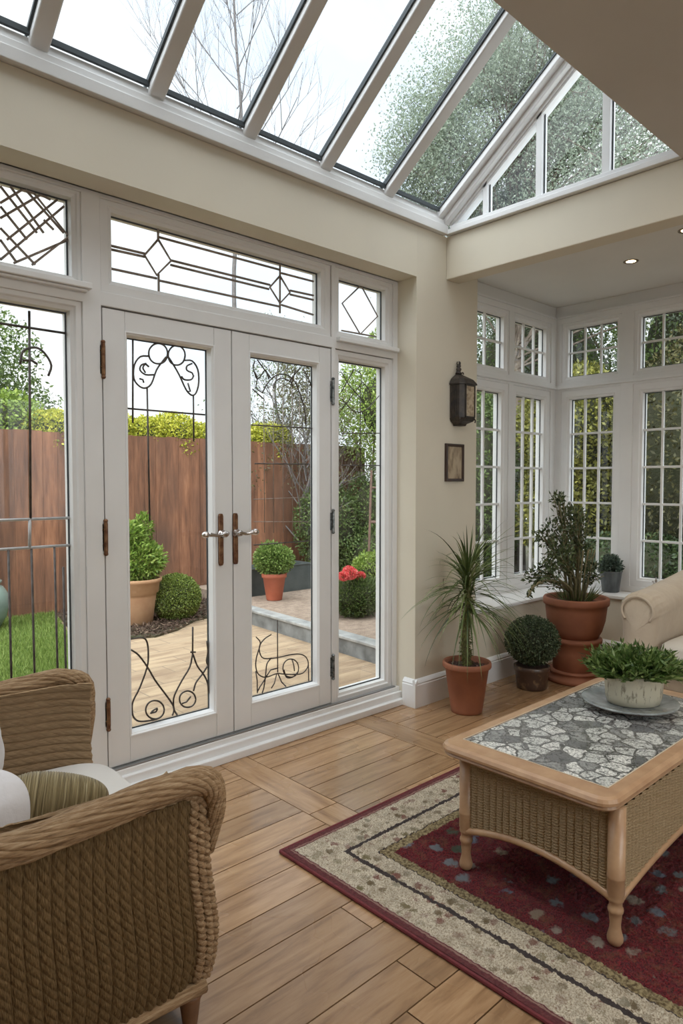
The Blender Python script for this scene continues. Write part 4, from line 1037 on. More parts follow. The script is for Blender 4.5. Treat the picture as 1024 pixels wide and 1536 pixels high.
lv = [sc(.92,zb_+.001), sc(.80,zb_-.018), sc(.50,zb_-.032), sc(.44,zb_-.045)]; b0_=0
for l in lv: mb.v += l
for i in range(3):
    for j in range(m5): j2=(j+1)%m5; mb.quadf((i*m5+j,i*m5+j2,(i+1)*m5+j2,(i+1)*m5+j))
mb.quadf(range(5)); mb.quadf(range(15,20))
for x in (x0_,x1_): mb.tube(spline([(x,yf_+.01,zb_+.004),(x-.008 if x<cx_ else x+.008,yf_+.004,zb_-.012),(x,yf_+.002,zb_-.024)],8), .0045, 6)
mb.build('lantern_bottom', black, Ln)
F = thing('framed_picture', (3.45,2.66,1.36), 'small dark-framed brown sketch hung on the pillar below the lantern', 'picture')
mF = lambda u,v,w: (u, 2.66-w, v)
MB().ring(mF, 3.360,3.540,1.362,1.598, [(0,.0),(0,.016),(.004,.020),(.014,.018),(.018,.012),(.018,0)]).build('picture_frame', pm('dark_walnut', (.045,.022,.014), (.03,.014,.01), 20, rough=.35), F, bevel=.001)
MB().box((3.376,2.650,1.378),(3.524,2.6595,1.582)).build('print', pm('brown_sketch', (.44,.35,.24), (.09,.055,.03), 34, (1,1,.35), rough=.6, lo=.45, hi=.75), F)
emit, t, o_ = nt('warm_lamp_glow'); e_ = N(t, 'ShaderNodeEmission'); e_.inputs[0].default_value = (1,.72,.42,1); e_.inputs[1].default_value = 9; t.links.new(e_.outputs[0], o_.inputs[0])
for i, (x, y, lab) in enumerate(((4.461,2.005,'small recessed downlight glowing in the bay ceiling near the bay corner'),(4.150,1.545,'recessed downlight in the bay ceiling nearest the cream beam'))):
    dl = thing('downlight', (x,y,2.80), lab, 'downlight', 'recessed downlights in the bay ceiling')
    MB().lathe([(.030,-.001),(.046,-.004),(.048,-.002),(.048,.0),(.036,.0)], (x,y,2.80), 28).build('rim', pm('bronze_rim', (.26,.19,.13), rough=.3, metal=.8), dl, smooth=True)
    MB().lathe([(.0,-.001),(.026,-.0012),(.030,-.001)], (x,y,2.7995), 20).build('lamp', emit, dl)
    L_ = bpy.data.lights.new('downlight_beam', 'SPOT'); L_.energy = 9; L_.color = (1,.78,.52); L_.spot_size = 1.5; L_.spot_blend = .8; L_.shadow_soft_size = .03
    ob = bpy.data.objects.new('downlight_beam', L_); C.objects.link(ob); ob.location = (0,0,-.02); ob.parent = dl
# ------------------------------------------------------------------ indoor plants
def pot(root, prof, c, mat, name='pot', n=48): return MB().lathe(prof, c, n).build(name, mat, root, smooth=True)
palmleaf = leafmat('palm_blade', (.035,.055,.015), (.10,.14,.04), (.26,.29,.12), .4, .15)
darkleaf = leafmat('dark_small_leaf', (.02,.035,.016), (.065,.095,.045), (.19,.23,.13), .5, .1)
shrubleaf = leafmat('glossy_shrub_leaf', (.02,.032,.013), (.06,.088,.033), (.18,.22,.10), .35, .15)
px, py = 3.262, 2.405
p_ = thing('potted_dracaena', (px,py,0), 'spiky narrow-leaved dracaena in a terracotta pot before the pillar', 'potted plant')
pot(p_, [(.088,.0),(.092,.004),(.094,.02),(.128,.262),(.139,.266),(.143,.272),(.143,.292),(.139,.300),(.130,.300),(.126,.285),(.120,.255)], (px,py,0), terra)
MB().lathe([(.122,.262),(.08,.272),(.03,.277),(.0,.279)], (px,py,0), 40).build('soil', soil, p_, smooth=True)
leaves('bark_chips', [(px+.115*math.sqrt(random.random())*math.cos(a), py+.115*math.sqrt(random.random())*math.sin(a), .272) for a in RNG.uniform(0,6.28,260)], sph(260)*np.array((1,1,.5)), RNG.uniform(.01,.028,260), .008, pm('bark_chip', (.10,.05,.045), (.26,.17,.15), 60, rough=.8), p_, kind=None)
tr_ = spline([(px,py,.27),(px-.012,py+.004,.40),(px-.004,py,.55),(px+.004,py-.003,.70),(px,py,.80)], 30)
MB().tube(tr_, [.027-.012*i/(len(tr_)-1) for i in range(len(tr_))], 10).build('trunk', mossstem, p_, smooth=True)
n=420; Pq=[]; Dq=[]
for i in range(n):
    t_ = random.random(); q = tr_[int(t_*(len(tr_)-8))]; a = random.uniform(0,6.28); Pq.append((q.x+.022*math.cos(a), q.y+.022*math.sin(a), q.z)); Dq.append((math.cos(a)*.6, math.sin(a)*.6, random.uniform(-1,.5)))
leaves('moss', Pq, Dq, RNG.uniform(.01,.035,n), .007, leafmat('moss_leaf', (.05,.06,.015),(.12,.13,.035),(.22,.23,.08)), p_)
mb = MB()
def blade(base, az, el, L, droop, w):
    pts = []; d = Vector((math.cos(az)*math.cos(el), math.sin(az)*math.cos(el), math.sin(el))); p = Vector(base); ns = 9
    s = Vector((-math.sin(az), math.cos(az), 0)); k = len(mb.v)
    for i in range(ns+1):
        t = i/ns; ww = w*(.55+.9*t if t<.35 else (1-t)/.65*.87+.02)
        up_ = s.cross(d).normalized()
        mb.v += [tuple(p-s*ww), tuple(p-up_*ww*.35), tuple(p+s*ww)]
        d = (d+Vector((0,0,-droop*(1.0+1.1*t)))).normalized(); p = p+d*L/ns
        if p.y > 2.615: p.y = 2.615; d.y = min(d.y, 0)
    for i in range(ns):
        a = k+i*3; mb.quadf((a,a+1,a+4,a+3)); mb.quadf((a+1,a+2,a+5,a+4))
for i in range(185):
    az = random.uniform(0,6.28); q = random.random(); z = .60+.22*q; el = -.25+1.45*q**1.3+random.gauss(0,.16)
    if random.random() < .12: el = random.uniform(1.15,1.5)
    mb.ct = min(1,max(0,random.gauss(.4,.25)))
    L = random.uniform(.36,.56) if el < 1.1 else random.uniform(.28,.40)
    if math.sin(az) > .35: L *= .60
    blade((px,py,z), az, min(el,1.5), L, random.uniform(.05,.13), random.uniform(.0055,.0090))
# the longest blades seen against the wall
for az, el, L, dr in ((3.55,.25,.50,.05),(3.9,1.0,.40,.02),(3.3,.62,.40,.035),(4.3,1.12,.36,.01),(5.6,1.35,.42,.0),(6.1,.5,.36,.06),(5.9,.1,.36,.12),(5.45,1.30,.40,.0),(3.45,.10,.52,.045),(3.7,.85,.46,.02)):
    mb.ct = .3; blade((px,py,.78), az, el, L, dr, .0068)
mb.build('blades', palmleaf, p_)

bx, by = 3.955, 2.392
p_ = thing('potted_topiary', (bx,by,0), 'small dark clipped ball plant in a mottled brown pot beside the stacked terracotta pots', 'potted plant')
pot(p_, [(.088,0),(.097,.006),(.100,.03),(.108,.11),(.116,.122),(.118,.150),(.110,.155),(.104,.150),(.10,.14)], (bx,by,0), pm('mottled_brown_pot', (.06,.032,.022), (.26,.17,.09), 26, rough=.4, bump=.4, bscale=40, lo=.52, hi=.78, coat=.3))
MB().lathe([(.104,.142),(.0,.15)], (bx,by,0), 30).build('soil', soil, p_)
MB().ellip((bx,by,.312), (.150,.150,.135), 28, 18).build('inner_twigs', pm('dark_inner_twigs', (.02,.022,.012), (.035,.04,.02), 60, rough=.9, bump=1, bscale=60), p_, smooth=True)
n = 9000; s_ = sph(n); r_ = RNG.uniform(.84,1.03,n)[:,None]
leaves('foliage', np.array((bx,by,.315))+s_*np.array((.172,.172,.155))*r_, s_*.7+sph(n), RNG.uniform(.010,.018,n), RNG.uniform(.006,.010,n), darkleaf, p_)

qx, qy = 4.340, 2.290
p_ = thing('potted_jade_shrub', (qx,qy,0), 'tall branching shrub in the bay corner in a big bowl pot raised on pots', 'potted plant')
pot(p_, [(.170,.0),(.192,.004),(.196,.018),(.192,.032),(.165,.040),(.163,.060),(.176,.066),(.178,.074),(.150,.080)], (qx,qy,0), terra, 'saucer', 56)
pot(p_, [(.140,.072),(.146,.076),(.155,.20),(.160,.265),(.173,.270),(.176,.285),(.172,.297),(.150,.300)], (qx,qy,0), terra, 'stand_pot', 56)
pot(p_, [(.120,.296),(.145,.300),(.172,.35),(.192,.42),(.200,.490),(.203,.520),(.215,.526),(.218,.540),(.217,.565),(.211,.574),(.196,.574),(.192,.560),(.190,.52)], (qx,qy,0), terra, 'bowl_pot', 56)
MB().lathe([(.192,.53),(.10,.545),(0,.55)], (qx,qy,0), 40).build('soil', soil, p_, smooth=True)
clusters = [(4.06,1.255,.05),(4.15,1.16,.07),(4.22,1.07,.08),(4.06,1.04,.09),(3.95,1.00,.06),(3.93,.89,.09),(4.38,.88,.10),(4.22,.82,.10),(4.45,.97,.10),(3.84,.80,.07),(3.88,.745,.06),(4.40,.74,.08),(4.10,.93,.08),(4.30,1.15,.05)]
mb = MB(); Pq=[]; Dq=[]
for i, (X, Z, R) in enumerate(clusters):
    yy_ = qy+random.uniform(-.10,.06); b = (qx+random.uniform(-.05,.05)-.0, qy+random.uniform(-.04,.04), .54)
    mid = ((b[0]*.7+X*.3)+random.uniform(-.04,.04), (b[1]+yy_)/2, .54+(Z-.54)*.5)
    if Z < .82 and X < 4: mid = (b[0]-.16, yy_, .66)
    pts = spline([b, mid, (X,yy_,Z)], 14); mb.tube(pts, [.010-.006*j/(len(pts)-1) for j in range(len(pts))], 7)
    for s in range(7):
        q = pts[random.randint(5,len(pts)-1)]; e_ = Vector((X,yy_,Z))+Vector(sph(1)[0])*R*1.1
        mb.tube([q,(q+e_)/2+Vector((0,0,.01)),e_], .0028, 5)
        for k in range(10):
            pp = q.lerp(e_, random.random()); Pq.append(pp); Dq.append(Vector(sph(1)[0])+(e_-q)*4+Vector((0,0,.3)))
    m_ = int(115*R/.08); c_ = np.array((X,yy_,Z)); s2 = sph(m_)*RNG.uniform(.3,1.1,m_)[:,None]*R*np.array((1,1,.85))
    Pq += list(c_+s2); Dq += list(s2/R+sph(m_)*.8+np.array((0,0,.3)))
sp_ = spline([(qx-.1,qy,.62),(4.05,qy-.05,.70),(3.86,qy-.06,.74),(3.70,qy-.06,.72),(3.63,qy-.06,.66)], 18)
mb.tube(sp_, [.008]*len(sp_), 6)
for k in range(60): pp = sp_[random.randint(4,len(sp_)-1)]; Pq.append(pp); Dq.append(Vector(sph(1)[0]))
for k in range(8):
    a = random.uniform(0,6.28); mb.tube(spline([(qx+.05*math.cos(a),qy+.05*math.sin(a),.54),(qx+.08*math.cos(a),qy+.08*math.sin(a),.72),(qx+.12*math.cos(a+.3),qy+.1*math.sin(a),.9)],10), .005, 6)
mb.build('stems', stemm, p_, smooth=True)
leaves('foliage', Pq, Dq, RNG.uniform(.022,.042,len(Pq)), RNG.uniform(.010,.018,len(Pq)), shrubleaf, p_)
n = 160; a_ = RNG.uniform(0,6.28,n)
leaves('grassy_tufts', np.stack([qx+.08*np.cos(a_), qy+.08*np.sin(a_), .54+0*a_],1), np.stack([np.cos(a_)*.7, np.sin(a_)*.7, RNG.uniform(.3,2,n)],1), RNG.uniform(.05,.16,n), .006, palmleaf, p_)

zx, zy = 5.075, 2.395
p_ = thing('sill_pot_plant', (zx,zy,.515), 'small blue-green leafy plant in a dark grey zinc pot on the bay sill', 'potted plant')
pot(p_, [(.058,0),(.062,.003),(.080,.150),(.083,.154),(.083,.162),(.078,.163),(.074,.15)], (zx,zy,.5155), zinc)
MB().lathe([(.074,.145),(0,.15)], (zx,zy,.515), 24).build('soil', soil, p_)
n = 900; s_ = sph(n); s_[:,2] = np.abs(s_[:,2])*1.0-.15
leaves('foliage', np.array((zx,zy,.70))+s_*np.array((.085,.085,.115))*RNG.uniform(.4,1,n)[:,None], s_+sph(n)*.8, RNG.uniform(.018,.032,n), RNG.uniform(.014,.022,n), leafmat('grey_green_leaf', (.035,.05,.04),(.09,.13,.10),(.20,.26,.20),.5,.15), p_)
# small metal star ornament on the sill
ox, oy = 5.08, 2.055
mb = MB().lathe([(.022,0),(.022,.006),(.006,.012),(.006,.11),(.010,.115),(.006,.13),(.0,.15)], (ox,oy,.515), 12)
for k in range(6):
    a = k*pi/3; mb.tube([(ox,oy,.585),(ox,oy+.045*math.cos(a),.585+.045*math.sin(a))], [.006,.003], 6)
    mb.ellip((ox,oy+.048*math.cos(a),.585+.048*math.sin(a)), (.007,.007,.007), 8, 6)
tag(mb.build('metal_ornament', steel, smooth=True), 'small silver star-shaped metal ornament standing on the bay sill behind the sofa', 'ornament')
# ------------------------------------------------------------------ the garden
GZ = -.10
o = MB().box((-4,2.98,GZ-.1), (4.42,9.8,GZ)).build('patio', patio_mat()); o['kind'] = 'structure'
gr = pm('garden_soil', (.07,.055,.03), (.045,.05,.02), 2, rough=.95, bump=.6, bscale=20, bdist=.03)
o = MB().box((-14,-10,GZ-.25), (24,26,GZ-.11)).build('garden_ground', gr); o['kind'] = 'structure'
o = MB().prism([(-5,5.0),(2.10,5.0),(2.76,7.6),(-5,7.6)], 'z', GZ-.05, GZ+.02).build('lawn', pm('turf', (.06,.11,.022), (.10,.16,.035), 5, rough=.95)); o['kind'] = 'structure'
n = 40000; gy = RNG.uniform(5.0,7.58,n); Pg = np.stack([.8+(2.10+.254*(gy-5)-.8)*RNG.random(n), gy, np.full(n,GZ+.018)],1); Dg = RNG.normal(size=(n,3))*.35+np.array((0,0,1))
grassm = leafmat('grass_blade', (.08,.13,.025), (.19,.28,.055), (.36,.44,.13), .6, .3)
tag(leaves('grass', Pg, Dg, RNG.uniform(.03,.065,n), .006, grassm), 'short green lawn grass beyond the patio by the wooden fence', 'grass', kind='stuff')
pts = [(2.80,7.6),(2.50,6.35),(2.85,5.95),(3.05,5.83),(3.35,5.95),(3.7,6.22),(4.42,6.45),(4.42,7.6)]
o = MB().prism(pts, 'z', GZ-.04, GZ+.018).build('mulch_bed', gr); o['kind'] = 'structure'
def inpoly(x,y):
    c=False; j=len(pts)-1
    for i in range(len(pts)):
        if (pts[i][1]>y)!=(pts[j][1]>y) and x<(pts[j][0]-pts[i][0])*(y-pts[i][1])/(pts[j][1]-pts[i][1])+pts[i][0]: c=not c
        j=i
    return c
Pm = []
while len(Pm) < 9000:
    x,y = random.uniform(2.5,4.45), random.uniform(5.75,7.55)
    if inpoly(x+random.gauss(0,.03),y+random.gauss(0,.03)): Pm.append((x,y,GZ+.02+.03*random.random()))
tag(leaves('mulch', Pm, sph(len(Pm))*np.array((1,1,.35)), RNG.uniform(.02,.07,len(Pm)), .012, leafmat('mulch_chip', (.035,.02,.014), (.085,.05,.035), (.19,.13,.09), .9, 0)), 'dark brown bark mulch around the terracotta pot and the clipped ball', 'mulch', kind='stuff')
# fence
F_ = thing('garden_fence', (2,7.62,GZ), 'brown vertical-board wooden garden fence behind the lawn and the large terracotta pot', 'fence')
mb = MB(); x = -4.2
while x < 7.6:
    w = random.uniform(.14,.165); mb.ct = random.random(); d = random.uniform(0,.012)
    mb.box((x,7.60-d,GZ), (x+w-.004,7.622-d,1.915+random.uniform(-.008,.008))); x += w-.002
mb.build('fence_boards', fence_mat(), F_)
mb = MB()
for z in (.2,1.0,1.75): mb.box((-4.2,7.622,z-.04),(7.6,7.66,z+.04))
mb.build('fence_rail', fence_mat(), F_)
for x in (-3,-1,1,3.05,5.1,7.0): MB().box((x-.05,7.66,GZ),(x+.05,7.75,1.93)).build('fence_post', fence_mat(), F_)

sunlit_hedge = leafmat('sunlit_hedge_leaf', (.16,.19,.02), (.42,.43,.045), (.72,.66,.12), .5, .35)  # leaf albedo raised to yellow so the hedge looks sunlit
olive = leafmat('olive_leaf', (.03,.03,.014), (.085,.08,.03), (.18,.165,.07), .5, .3)
greenl = leafmat('mid_green_leaf', (.035,.06,.015), (.09,.14,.035), (.20,.26,.09), .5, .3)
greyl = leafmat('grey_green_tree_leaf', (.13,.16,.11), (.26,.31,.23), (.42,.47,.36), .6, .5)
limel = leafmat('lime_shrub_leaf', (.09,.15,.02), (.20,.29,.05), (.38,.46,.12), .5, .3)
twig = pm('grey_twig', (.10,.09,.085), (.15,.135,.13), 30, rough=.9)
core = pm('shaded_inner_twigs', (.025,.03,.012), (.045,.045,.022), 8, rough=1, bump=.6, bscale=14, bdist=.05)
def cloud(name, parts, n, L, W, mat, label, cat='shrub', group=None, core_f=.72, stem_z=None, ns=5, airy=.35):
    """parts: list of (center, radii)"""
    c0 = parts[0][0]; root = thing(name, (c0[0],c0[1],stem_z if stem_z is not None else c0[2]-parts[0][1][2]), label, cat, group)
    P=[]; D=[]; vol = sum(r[0]*r[2]+r[0]*r[1] for c,r in parts)
    cm = MB(); st = MB()
    for c, r in parts:
        m = int(n*(r[0]*r[2]+r[0]*r[1])/vol); s = sph(m); k = 1-RNG.exponential(airy*.35,m).clip(0,.75)
        # clumps
        cl = sph(60); g = (s@cl.T).max(1); s2 = s*(k*(.82+.22*(g-.85)/.15))[:,None]
        P.append(np.array(c)+s2*np.array(r)); D.append(s*.6+sph(m)+np.array((0,0,-.15)))
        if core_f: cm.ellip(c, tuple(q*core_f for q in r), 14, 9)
        for q in range(ns):
            e = Vector(c)+Vector(sph(1)[0]*np.array(r)*.7); b = Vector((c0[0]+random.gauss(0,.06), c0[1]+random.gauss(0,.06), root.location.z))
            m_ = (b+e)/2+Vector((random.gauss(0,.1),random.gauss(0,.1),random.gauss(0,.1)))*r[0]
            st.tube(spline([b,m_,e],8), [.03*r[0]*(1-.1*i)+.006 for i in range(9)][:9], 6)
    leaves('foliage', np.concatenate(P), np.concatenate(D), RNG.uniform(L*.6,L*1.3,sum(len(p) for p in P)), W, mat, root)
    if core_f: cm.build('inner_branches', core, root, smooth=True)
    if ns: st.build('stems', bark, root, smooth=True)
    return root
# hedge running along the top of the fence
parts = [((x, 7.95+random.uniform(-.05,.05), 1.85+random.uniform(-.03,.03)), (.42,.34,.36+random.uniform(-.04,.04))) for x in np.arange(2.9,6.0,.38)]
cloud('hedge', parts, 60000, .040, .026, sunlit_hedge, 'bright yellow-green hedge rising behind the brown fence', 'hedge', ns=0, stem_z=1.3)
parts = [((x, 8.1+random.uniform(-.1,.1), 1.95+random.uniform(-.1,.15)), (.5,.4,.45)) for x in (-.6,.1,.8,1.4,1.95,2.45)]
cloud('climbing_shrub', parts, 26000, .05, .03, limel, 'leafy pale green shrub spilling over the fence behind the left side window', ns=2, stem_z=.2)
cloud('garden_tree', [((2.35,9.5,2.9),(1.0,.9,.8)),((1.5,9.6,3.0),(.9,.8,.7)),((.6,9.5,2.9),(1.0,.9,.8)),((2.9,9.4,2.2),(.7,.6,.6))], 30000, .06, .03, greenl, 'loose-leaved tree standing behind the fence seen through the left side window', 'tree', core_f=0, ns=16, airy=1.5, stem_z=GZ)

def branches(mb, p, d, L, r, depth, spread, tips, up=.25, nseg=4, kids=3):
    pts = [p]; q = p; dd = d
    for i in range(nseg):
        dd = (dd+Vector((random.gauss(0,.10),random.gauss(0,.10),up*.12))).normalized(); q = q+dd*L/nseg; pts.append(q)
    mb.tube(pts, [r*(1-.6*i/nseg) for i in range(nseg+1)], 5 if depth>2 else 4, caps=False)
    if depth <= 0: tips.append(q); return
    for k in range(kids):
        t = random.uniform(.25,1); b = pts[min(nseg,int(t*nseg))]
        a = dd.orthogonal().normalized(); a.rotate(Quaternion(dd, random.uniform(0,6.28)))
        nd = (dd*(1-spread)+a*spread+Vector((0,0,up))).normalized()
        branches(mb, b, nd, L*random.uniform(.5,.72), r*.5, depth-1, spread, tips, up, nseg, kids)
def bare_tree(name, base, H, r, label, nb=16, Lb=2.2, depth=3, z0=.3, up=.3, spread=.45, kids=3):
    root = thing(name, base, label, 'tree')
    b = Vector(base); mb = MB(); tips = []
    tp = [b+Vector((math.sin(i*1.3)*.06,math.cos(i*1.7)*.06,H*i/10)) for i in range(11)]
    MB().tube(spline(tp,30), [r*(1-.85*i/30) for i in range(31)], 10).build('trunk', twig, root, smooth=True)
    for k in range(nb):
        t = z0+(1-z0)*k/nb; q = b+Vector((0,0,H*t)); a = k*2.4
        d = Vector((math.cos(a)*.7,math.sin(a)*.7,.75)).normalized()
        branches(mb, q, d, Lb*(1.1-.75*t), r*.28*(1.1-t)+.004, depth, spread, tips, up, 4, kids)
    mb.build('branches', twig, root)
    return root, tips
bare_tree('bare_birch', (6.95,10.1,GZ), 13, .055, 'tall bare birch with fine upright twigs seen through the glass roof', 24, 2.9, 3, .42, .35, .42, 4)
rt, tips = bare_tree('twiggy_tree', (6.9,8.9,GZ), 3.7, .05, 'small twiggy tree with few leaves behind the fence seen through the right door', 22, 1.3, 3, .3, .2, .5, 3)
s = np.array([tuple(t) for t in tips]); s = s[RNG.integers(0,len(s),2600)]+RNG.normal(0,.05,(2600,3)); leaves('foliage', s, sph(2600), .045, .022, greenl, rt)

# big grey-green tree over the roof, and the wood beyond the bay
def tree(name, base, crown, n, L, W, mat, label, trunk_r=.16, airy=1.2, group=None, seed=0, nb=10, lo=-9):
    root = thing(name, base, label, 'tree', group); b = Vector(base); rn = np.random.default_rng(seed)
    mb = MB(); tips = []; top = max(c[2] for c,r in crown)
    MB().tube(spline([b,b+Vector((.1,.05,(top-base[2])*.4)),b+Vector((.0,.1,(top-base[2])*.9))],16), [trunk_r*(1-.8*i/16) for i in range(17)], 10).build('trunk', bark, root, smooth=True)
    P=[];D=[]
    for c, r in crown:
        m = int(n/len(crown)); k = rn.uniform(0,1,m)**.5
        cl = sph(26)*rn.uniform(.35,1,26)[:,None]; pick = rn.integers(0,26,m)
        off = cl[pick]+rn.normal(0,.17,(m,3)); P.append(np.array(c)+off*np.array(r)); D.append(rn.normal(size=(m,3))+np.array((0,0,-.5)))
        for q in range(26):
            e = Vector(np.array(c)+cl[q]*np.array(r)); s0 = b+Vector((0,.08,(top-base[2])*random.uniform(.35,.8)))
            mb.tube(spline([s0,(s0+e)/2+Vector((0,0,.2)),e],6), [.022,.018,.014,.011,.008,.006,.004][:7], 5)
            for z in range(6):
                f = e+Vector(rn.normal(0,.18,3)*np.array(r)); mb.tube([e.lerp(s0,.25*z/6),f], [.004,.002], 4)
    mb.build('branches', bark, root)
    leaves('foliage', np.concatenate(P), np.concatenate(D), rn.uniform(L*.6,L*1.3,sum(len(p) for p in P)), W, mat, root)
tree('garden_tree', (9.2,5.9,GZ), [((8.9,5.9,6.4),(1.9,1.9,1.6)),((9.0,4.6,5.2),(1.6,1.8,1.5)),((8.9,6.6,4.9),(1.5,1.6,1.2)),((9.3,3.6,6.6),(1.9,1.9,1.6)),((9.6,5.4,8.4),(1.9,2.2,1.6)),((9.4,3.2,8.8),(2,2.2,1.5)),((9.8,2.2,4.6),(1.7,1.9,1.4)),((8.2,6.5,6.0),(1.0,1.1,1.1)),((8.9,5.0,7.4),(1.2,1.3,1.2))], 215000, .044, .022, greyl, 'tall grey-green tree spreading over the glass roof and gable window', .18, seed=3)
bayg = 'shrubs and trees beyond the bay'
cloud('garden_shrub', [((8.6,4.55,2.0),(.95,.75,1.0)),((8.5,4.5,1.0),(.9,.7,.9))], 26000, .065, .035, leafmat('golden_leaf', (.08,.085,.018), (.20,.20,.04), (.38,.36,.09), .5, .3), 'golden-green shrub glowing through the tall bay window left of the sofa', core_f=.7, stem_z=GZ)
cloud('garden_shrub', [((8.4,2.9,1.5),(1.0,.9,1.7)),((8.7,1.5,1.6),(1.1,1.1,1.9))], 26000, .06, .03, olive, 'dark olive shrub seen through the bay window above the sofa', core_f=.8, stem_z=GZ)
cloud('garden_shrub', [((7.4,3.3,.25),(.7,.8,.6)),((7.2,2.2,.15),(.7,.7,.6)),((7.2,1.1,.2),(.7,.8,.6))], 22000, .05, .028, leafmat('deep_green_leaf', (.018,.032,.012), (.045,.075,.025), (.11,.15,.055), .5, .25), 'low deep green shrubs outside the bay below the golden one', core_f=.8, stem_z=GZ)
cloud('garden_shrub', [((7.9,5.75,1.3),(.8,.7,1.5)),((8.6,6.6,1.6),(1.0,.9,1.8))], 30000, .055, .028, greenl, 'mid green shrub seen through the bay windows beside the pillar', core_f=.7, stem_z=GZ)
cloud('garden_shrub', [((11.2,3.6,3.0),(1.6,2.0,2.9)),((11.3,.6,3.1),(1.7,1.9,2.9)),((11.4,6.9,3.0),(1.6,2.1,2.8))], 90000, .07, .035, greenl, 'tall bank of green trees filling the view behind the bay shrubs', core_f=.6, airy=1.0, stem_z=GZ)
cloud('garden_shrub', [((7.4,7.0,2.5),(.85,.7,1.0)),((7.7,6.5,1.6),(.7,.6,.8)),((7.9,7.0,3.3),(.7,.6,.6))], 36000, .045, .024, limel, 'yellow-green tree top seen through the narrow window beside the doors', core_f=.45, airy=.9, stem_z=GZ)
cloud('garden_shrub', [((6.4,7.1,.75),(.55,.4,.65)),((7.1,6.9,.8),(.5,.45,.8)),((6.9,6.6,.3),(.6,.5,.5))], 20000, .045, .024, greenl, 'dark leafy shrub in front of the fence behind the red terracotta pot', core_f=.75, stem_z=GZ)
r2, tips = bare_tree('twiggy_tree', (6.15,7.30,GZ), 2.9, .04, 'bushy twiggy tree with olive leaves just before the fence seen through the right door', 26, 1.1, 3, .15, .2, .5, 3)
s = np.array([tuple(t) for t in tips]); s = s[RNG.integers(0,len(s),5000)]+RNG.normal(0,.06,(5000,3)); leaves('foliage', s, sph(5000), .04, .02, olive, r2)
# ground cover and raised bed
rb = thing('raised_bed', (5.3,6.0,GZ), 'stone-edged raised garden bed to the side of the patio', 'raised bed')
A0=(4.15,5.95); A1=(3.92,3.3)
MB().prism([A0,A1,(7.4,3.3),(7.4,7.55),(4.45,7.55),(4.45,6.4)], 'z', GZ-.02, .045).build('bed_fill', pm('gravel_soil', (.22,.16,.12), (.33,.25,.19), 18, rough=.95, bump=.8, bscale=60, bdist=.02), rb)
MB().prism([(4.08,5.97),(3.85,3.3),(3.96,3.3),(4.19,5.97)], 'z', GZ-.02, .03).build('bed_wall', slate, rb)
MB().prism([(4.06,5.99),(3.83,3.3),(3.97,3.3),(4.20,5.99)], 'z', .03, .06).build('coping', pm('grey_coping', (.20,.205,.20), (.36,.36,.35), 7, rough=.45, bump=.3, bscale=25), rb, bevel=.008)
def gpot(name, c, prof, mat, label, ln, lr, leafm, L, W, n, off, cat='potted plant', top=None):
    root = thing(name, c, label, cat)
    MB().lathe(prof, c, 44).build('pot', mat, root, smooth=True)
    zt = prof[-1][1]
    MB().lathe([(prof[-1][0]*.98,zt-.01),(0,zt)], c, 30).build('soil', soil, root)
    P=[];D=[]
    for (o_, r_, w_) in off:
        m = int(n*w_); s = sph(m); k = RNG.uniform(.55,1.03,m)[:,None]; P.append(np.array(c)+np.array(o_)+s*np.array(r_)*k); D.append(s+sph(m)*.8+np.array((0,0,.25)))
    leaves('foliage', np.concatenate(P), np.concatenate(D), RNG.uniform(L*.6,L*1.3,sum(len(p) for p in P)), W, leafm, root)
    return root
boxl = leafmat('box_leaf', (.06,.09,.015), (.15,.20,.035), (.34,.40,.10), .5, .25)
gpot('potted_shrub', (3.17,6.47,GZ), [(.150,0),(.160,.02),(.168,.03),(.205,.30),(.208,.33),(.232,.35),(.240,.44),(.262,.455),(.265,.485),(.255,.49),(.235,.485),(.225,.45)], terra2, 'bright green shrub in a large pale terracotta pot by the fence', 0, 0, leafmat('bright_shrub_leaf', (.07,.13,.02), (.19,.30,.045), (.40,.48,.13), .5, .3), .045, .022, 6500, [((.0,0,.66),(.26,.26,.24),.6),((-.05,0,.90),(.16,.16,.16),.25),((.10,0,1.0),(.08,.08,.14),.08),((.10,-.05,.68),(.20,.18,.16),.15)])
rt_ = gpot('potted_bush', (4.62,6.05,.046), [(.082,0),(.088,.01),(.125,.25),(.140,.255),(.143,.30),(.137,.305),(.128,.30),(.12,.27)], terra3, 'rounded green bush in a small red terracotta pot on the raised bed', 0, 0, leafmat('fresh_bush_leaf', (.06,.11,.02), (.15,.24,.05), (.33,.42,.13), .5, .3), .032, .018, 6500, [((0,0,.45),(.22,.22,.17),.8),((-.05,0,.52),(.15,.15,.14),.2)])
r_ = thing('clipped_box_ball', (3.60,6.42,GZ+.0), 'round clipped box ball growing in the mulch by the fence', 'shrub')
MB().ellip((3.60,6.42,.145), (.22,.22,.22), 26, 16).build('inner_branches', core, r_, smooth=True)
n = 15000; s_ = sph(n)
leaves('foliage', np.array((3.60,6.42,.145))+s_*np.array((.252,.252,.245))*RNG.uniform(.88,1.03,n)[:,None], s_*.8+sph(n), RNG.uniform(.014,.026,n), .012, boxl, r_)
for i,(c,lab) in enumerate((((5.0,6.55,.046),'dark square planter behind the red pot on the raised bed'),)):
    pr = thing('dark_planter', c, lab, 'planter')
    MB().ring(lambda u,v,w: (c[0]+u, c[1]+v, c[2]+w), -.45,.45,-.16,.16, [(0,0),(-.02,.30),(-.03,.32),(.01,.32),(.015,.30),(.03,0)]).build('planter_body', darkplastic, pr)
    MB().box((c[0]-.43,c[1]-.14,c[2]+.01),(c[0]+.43,c[1]+.14,c[2]+.27)).build('soil', soil, pr)
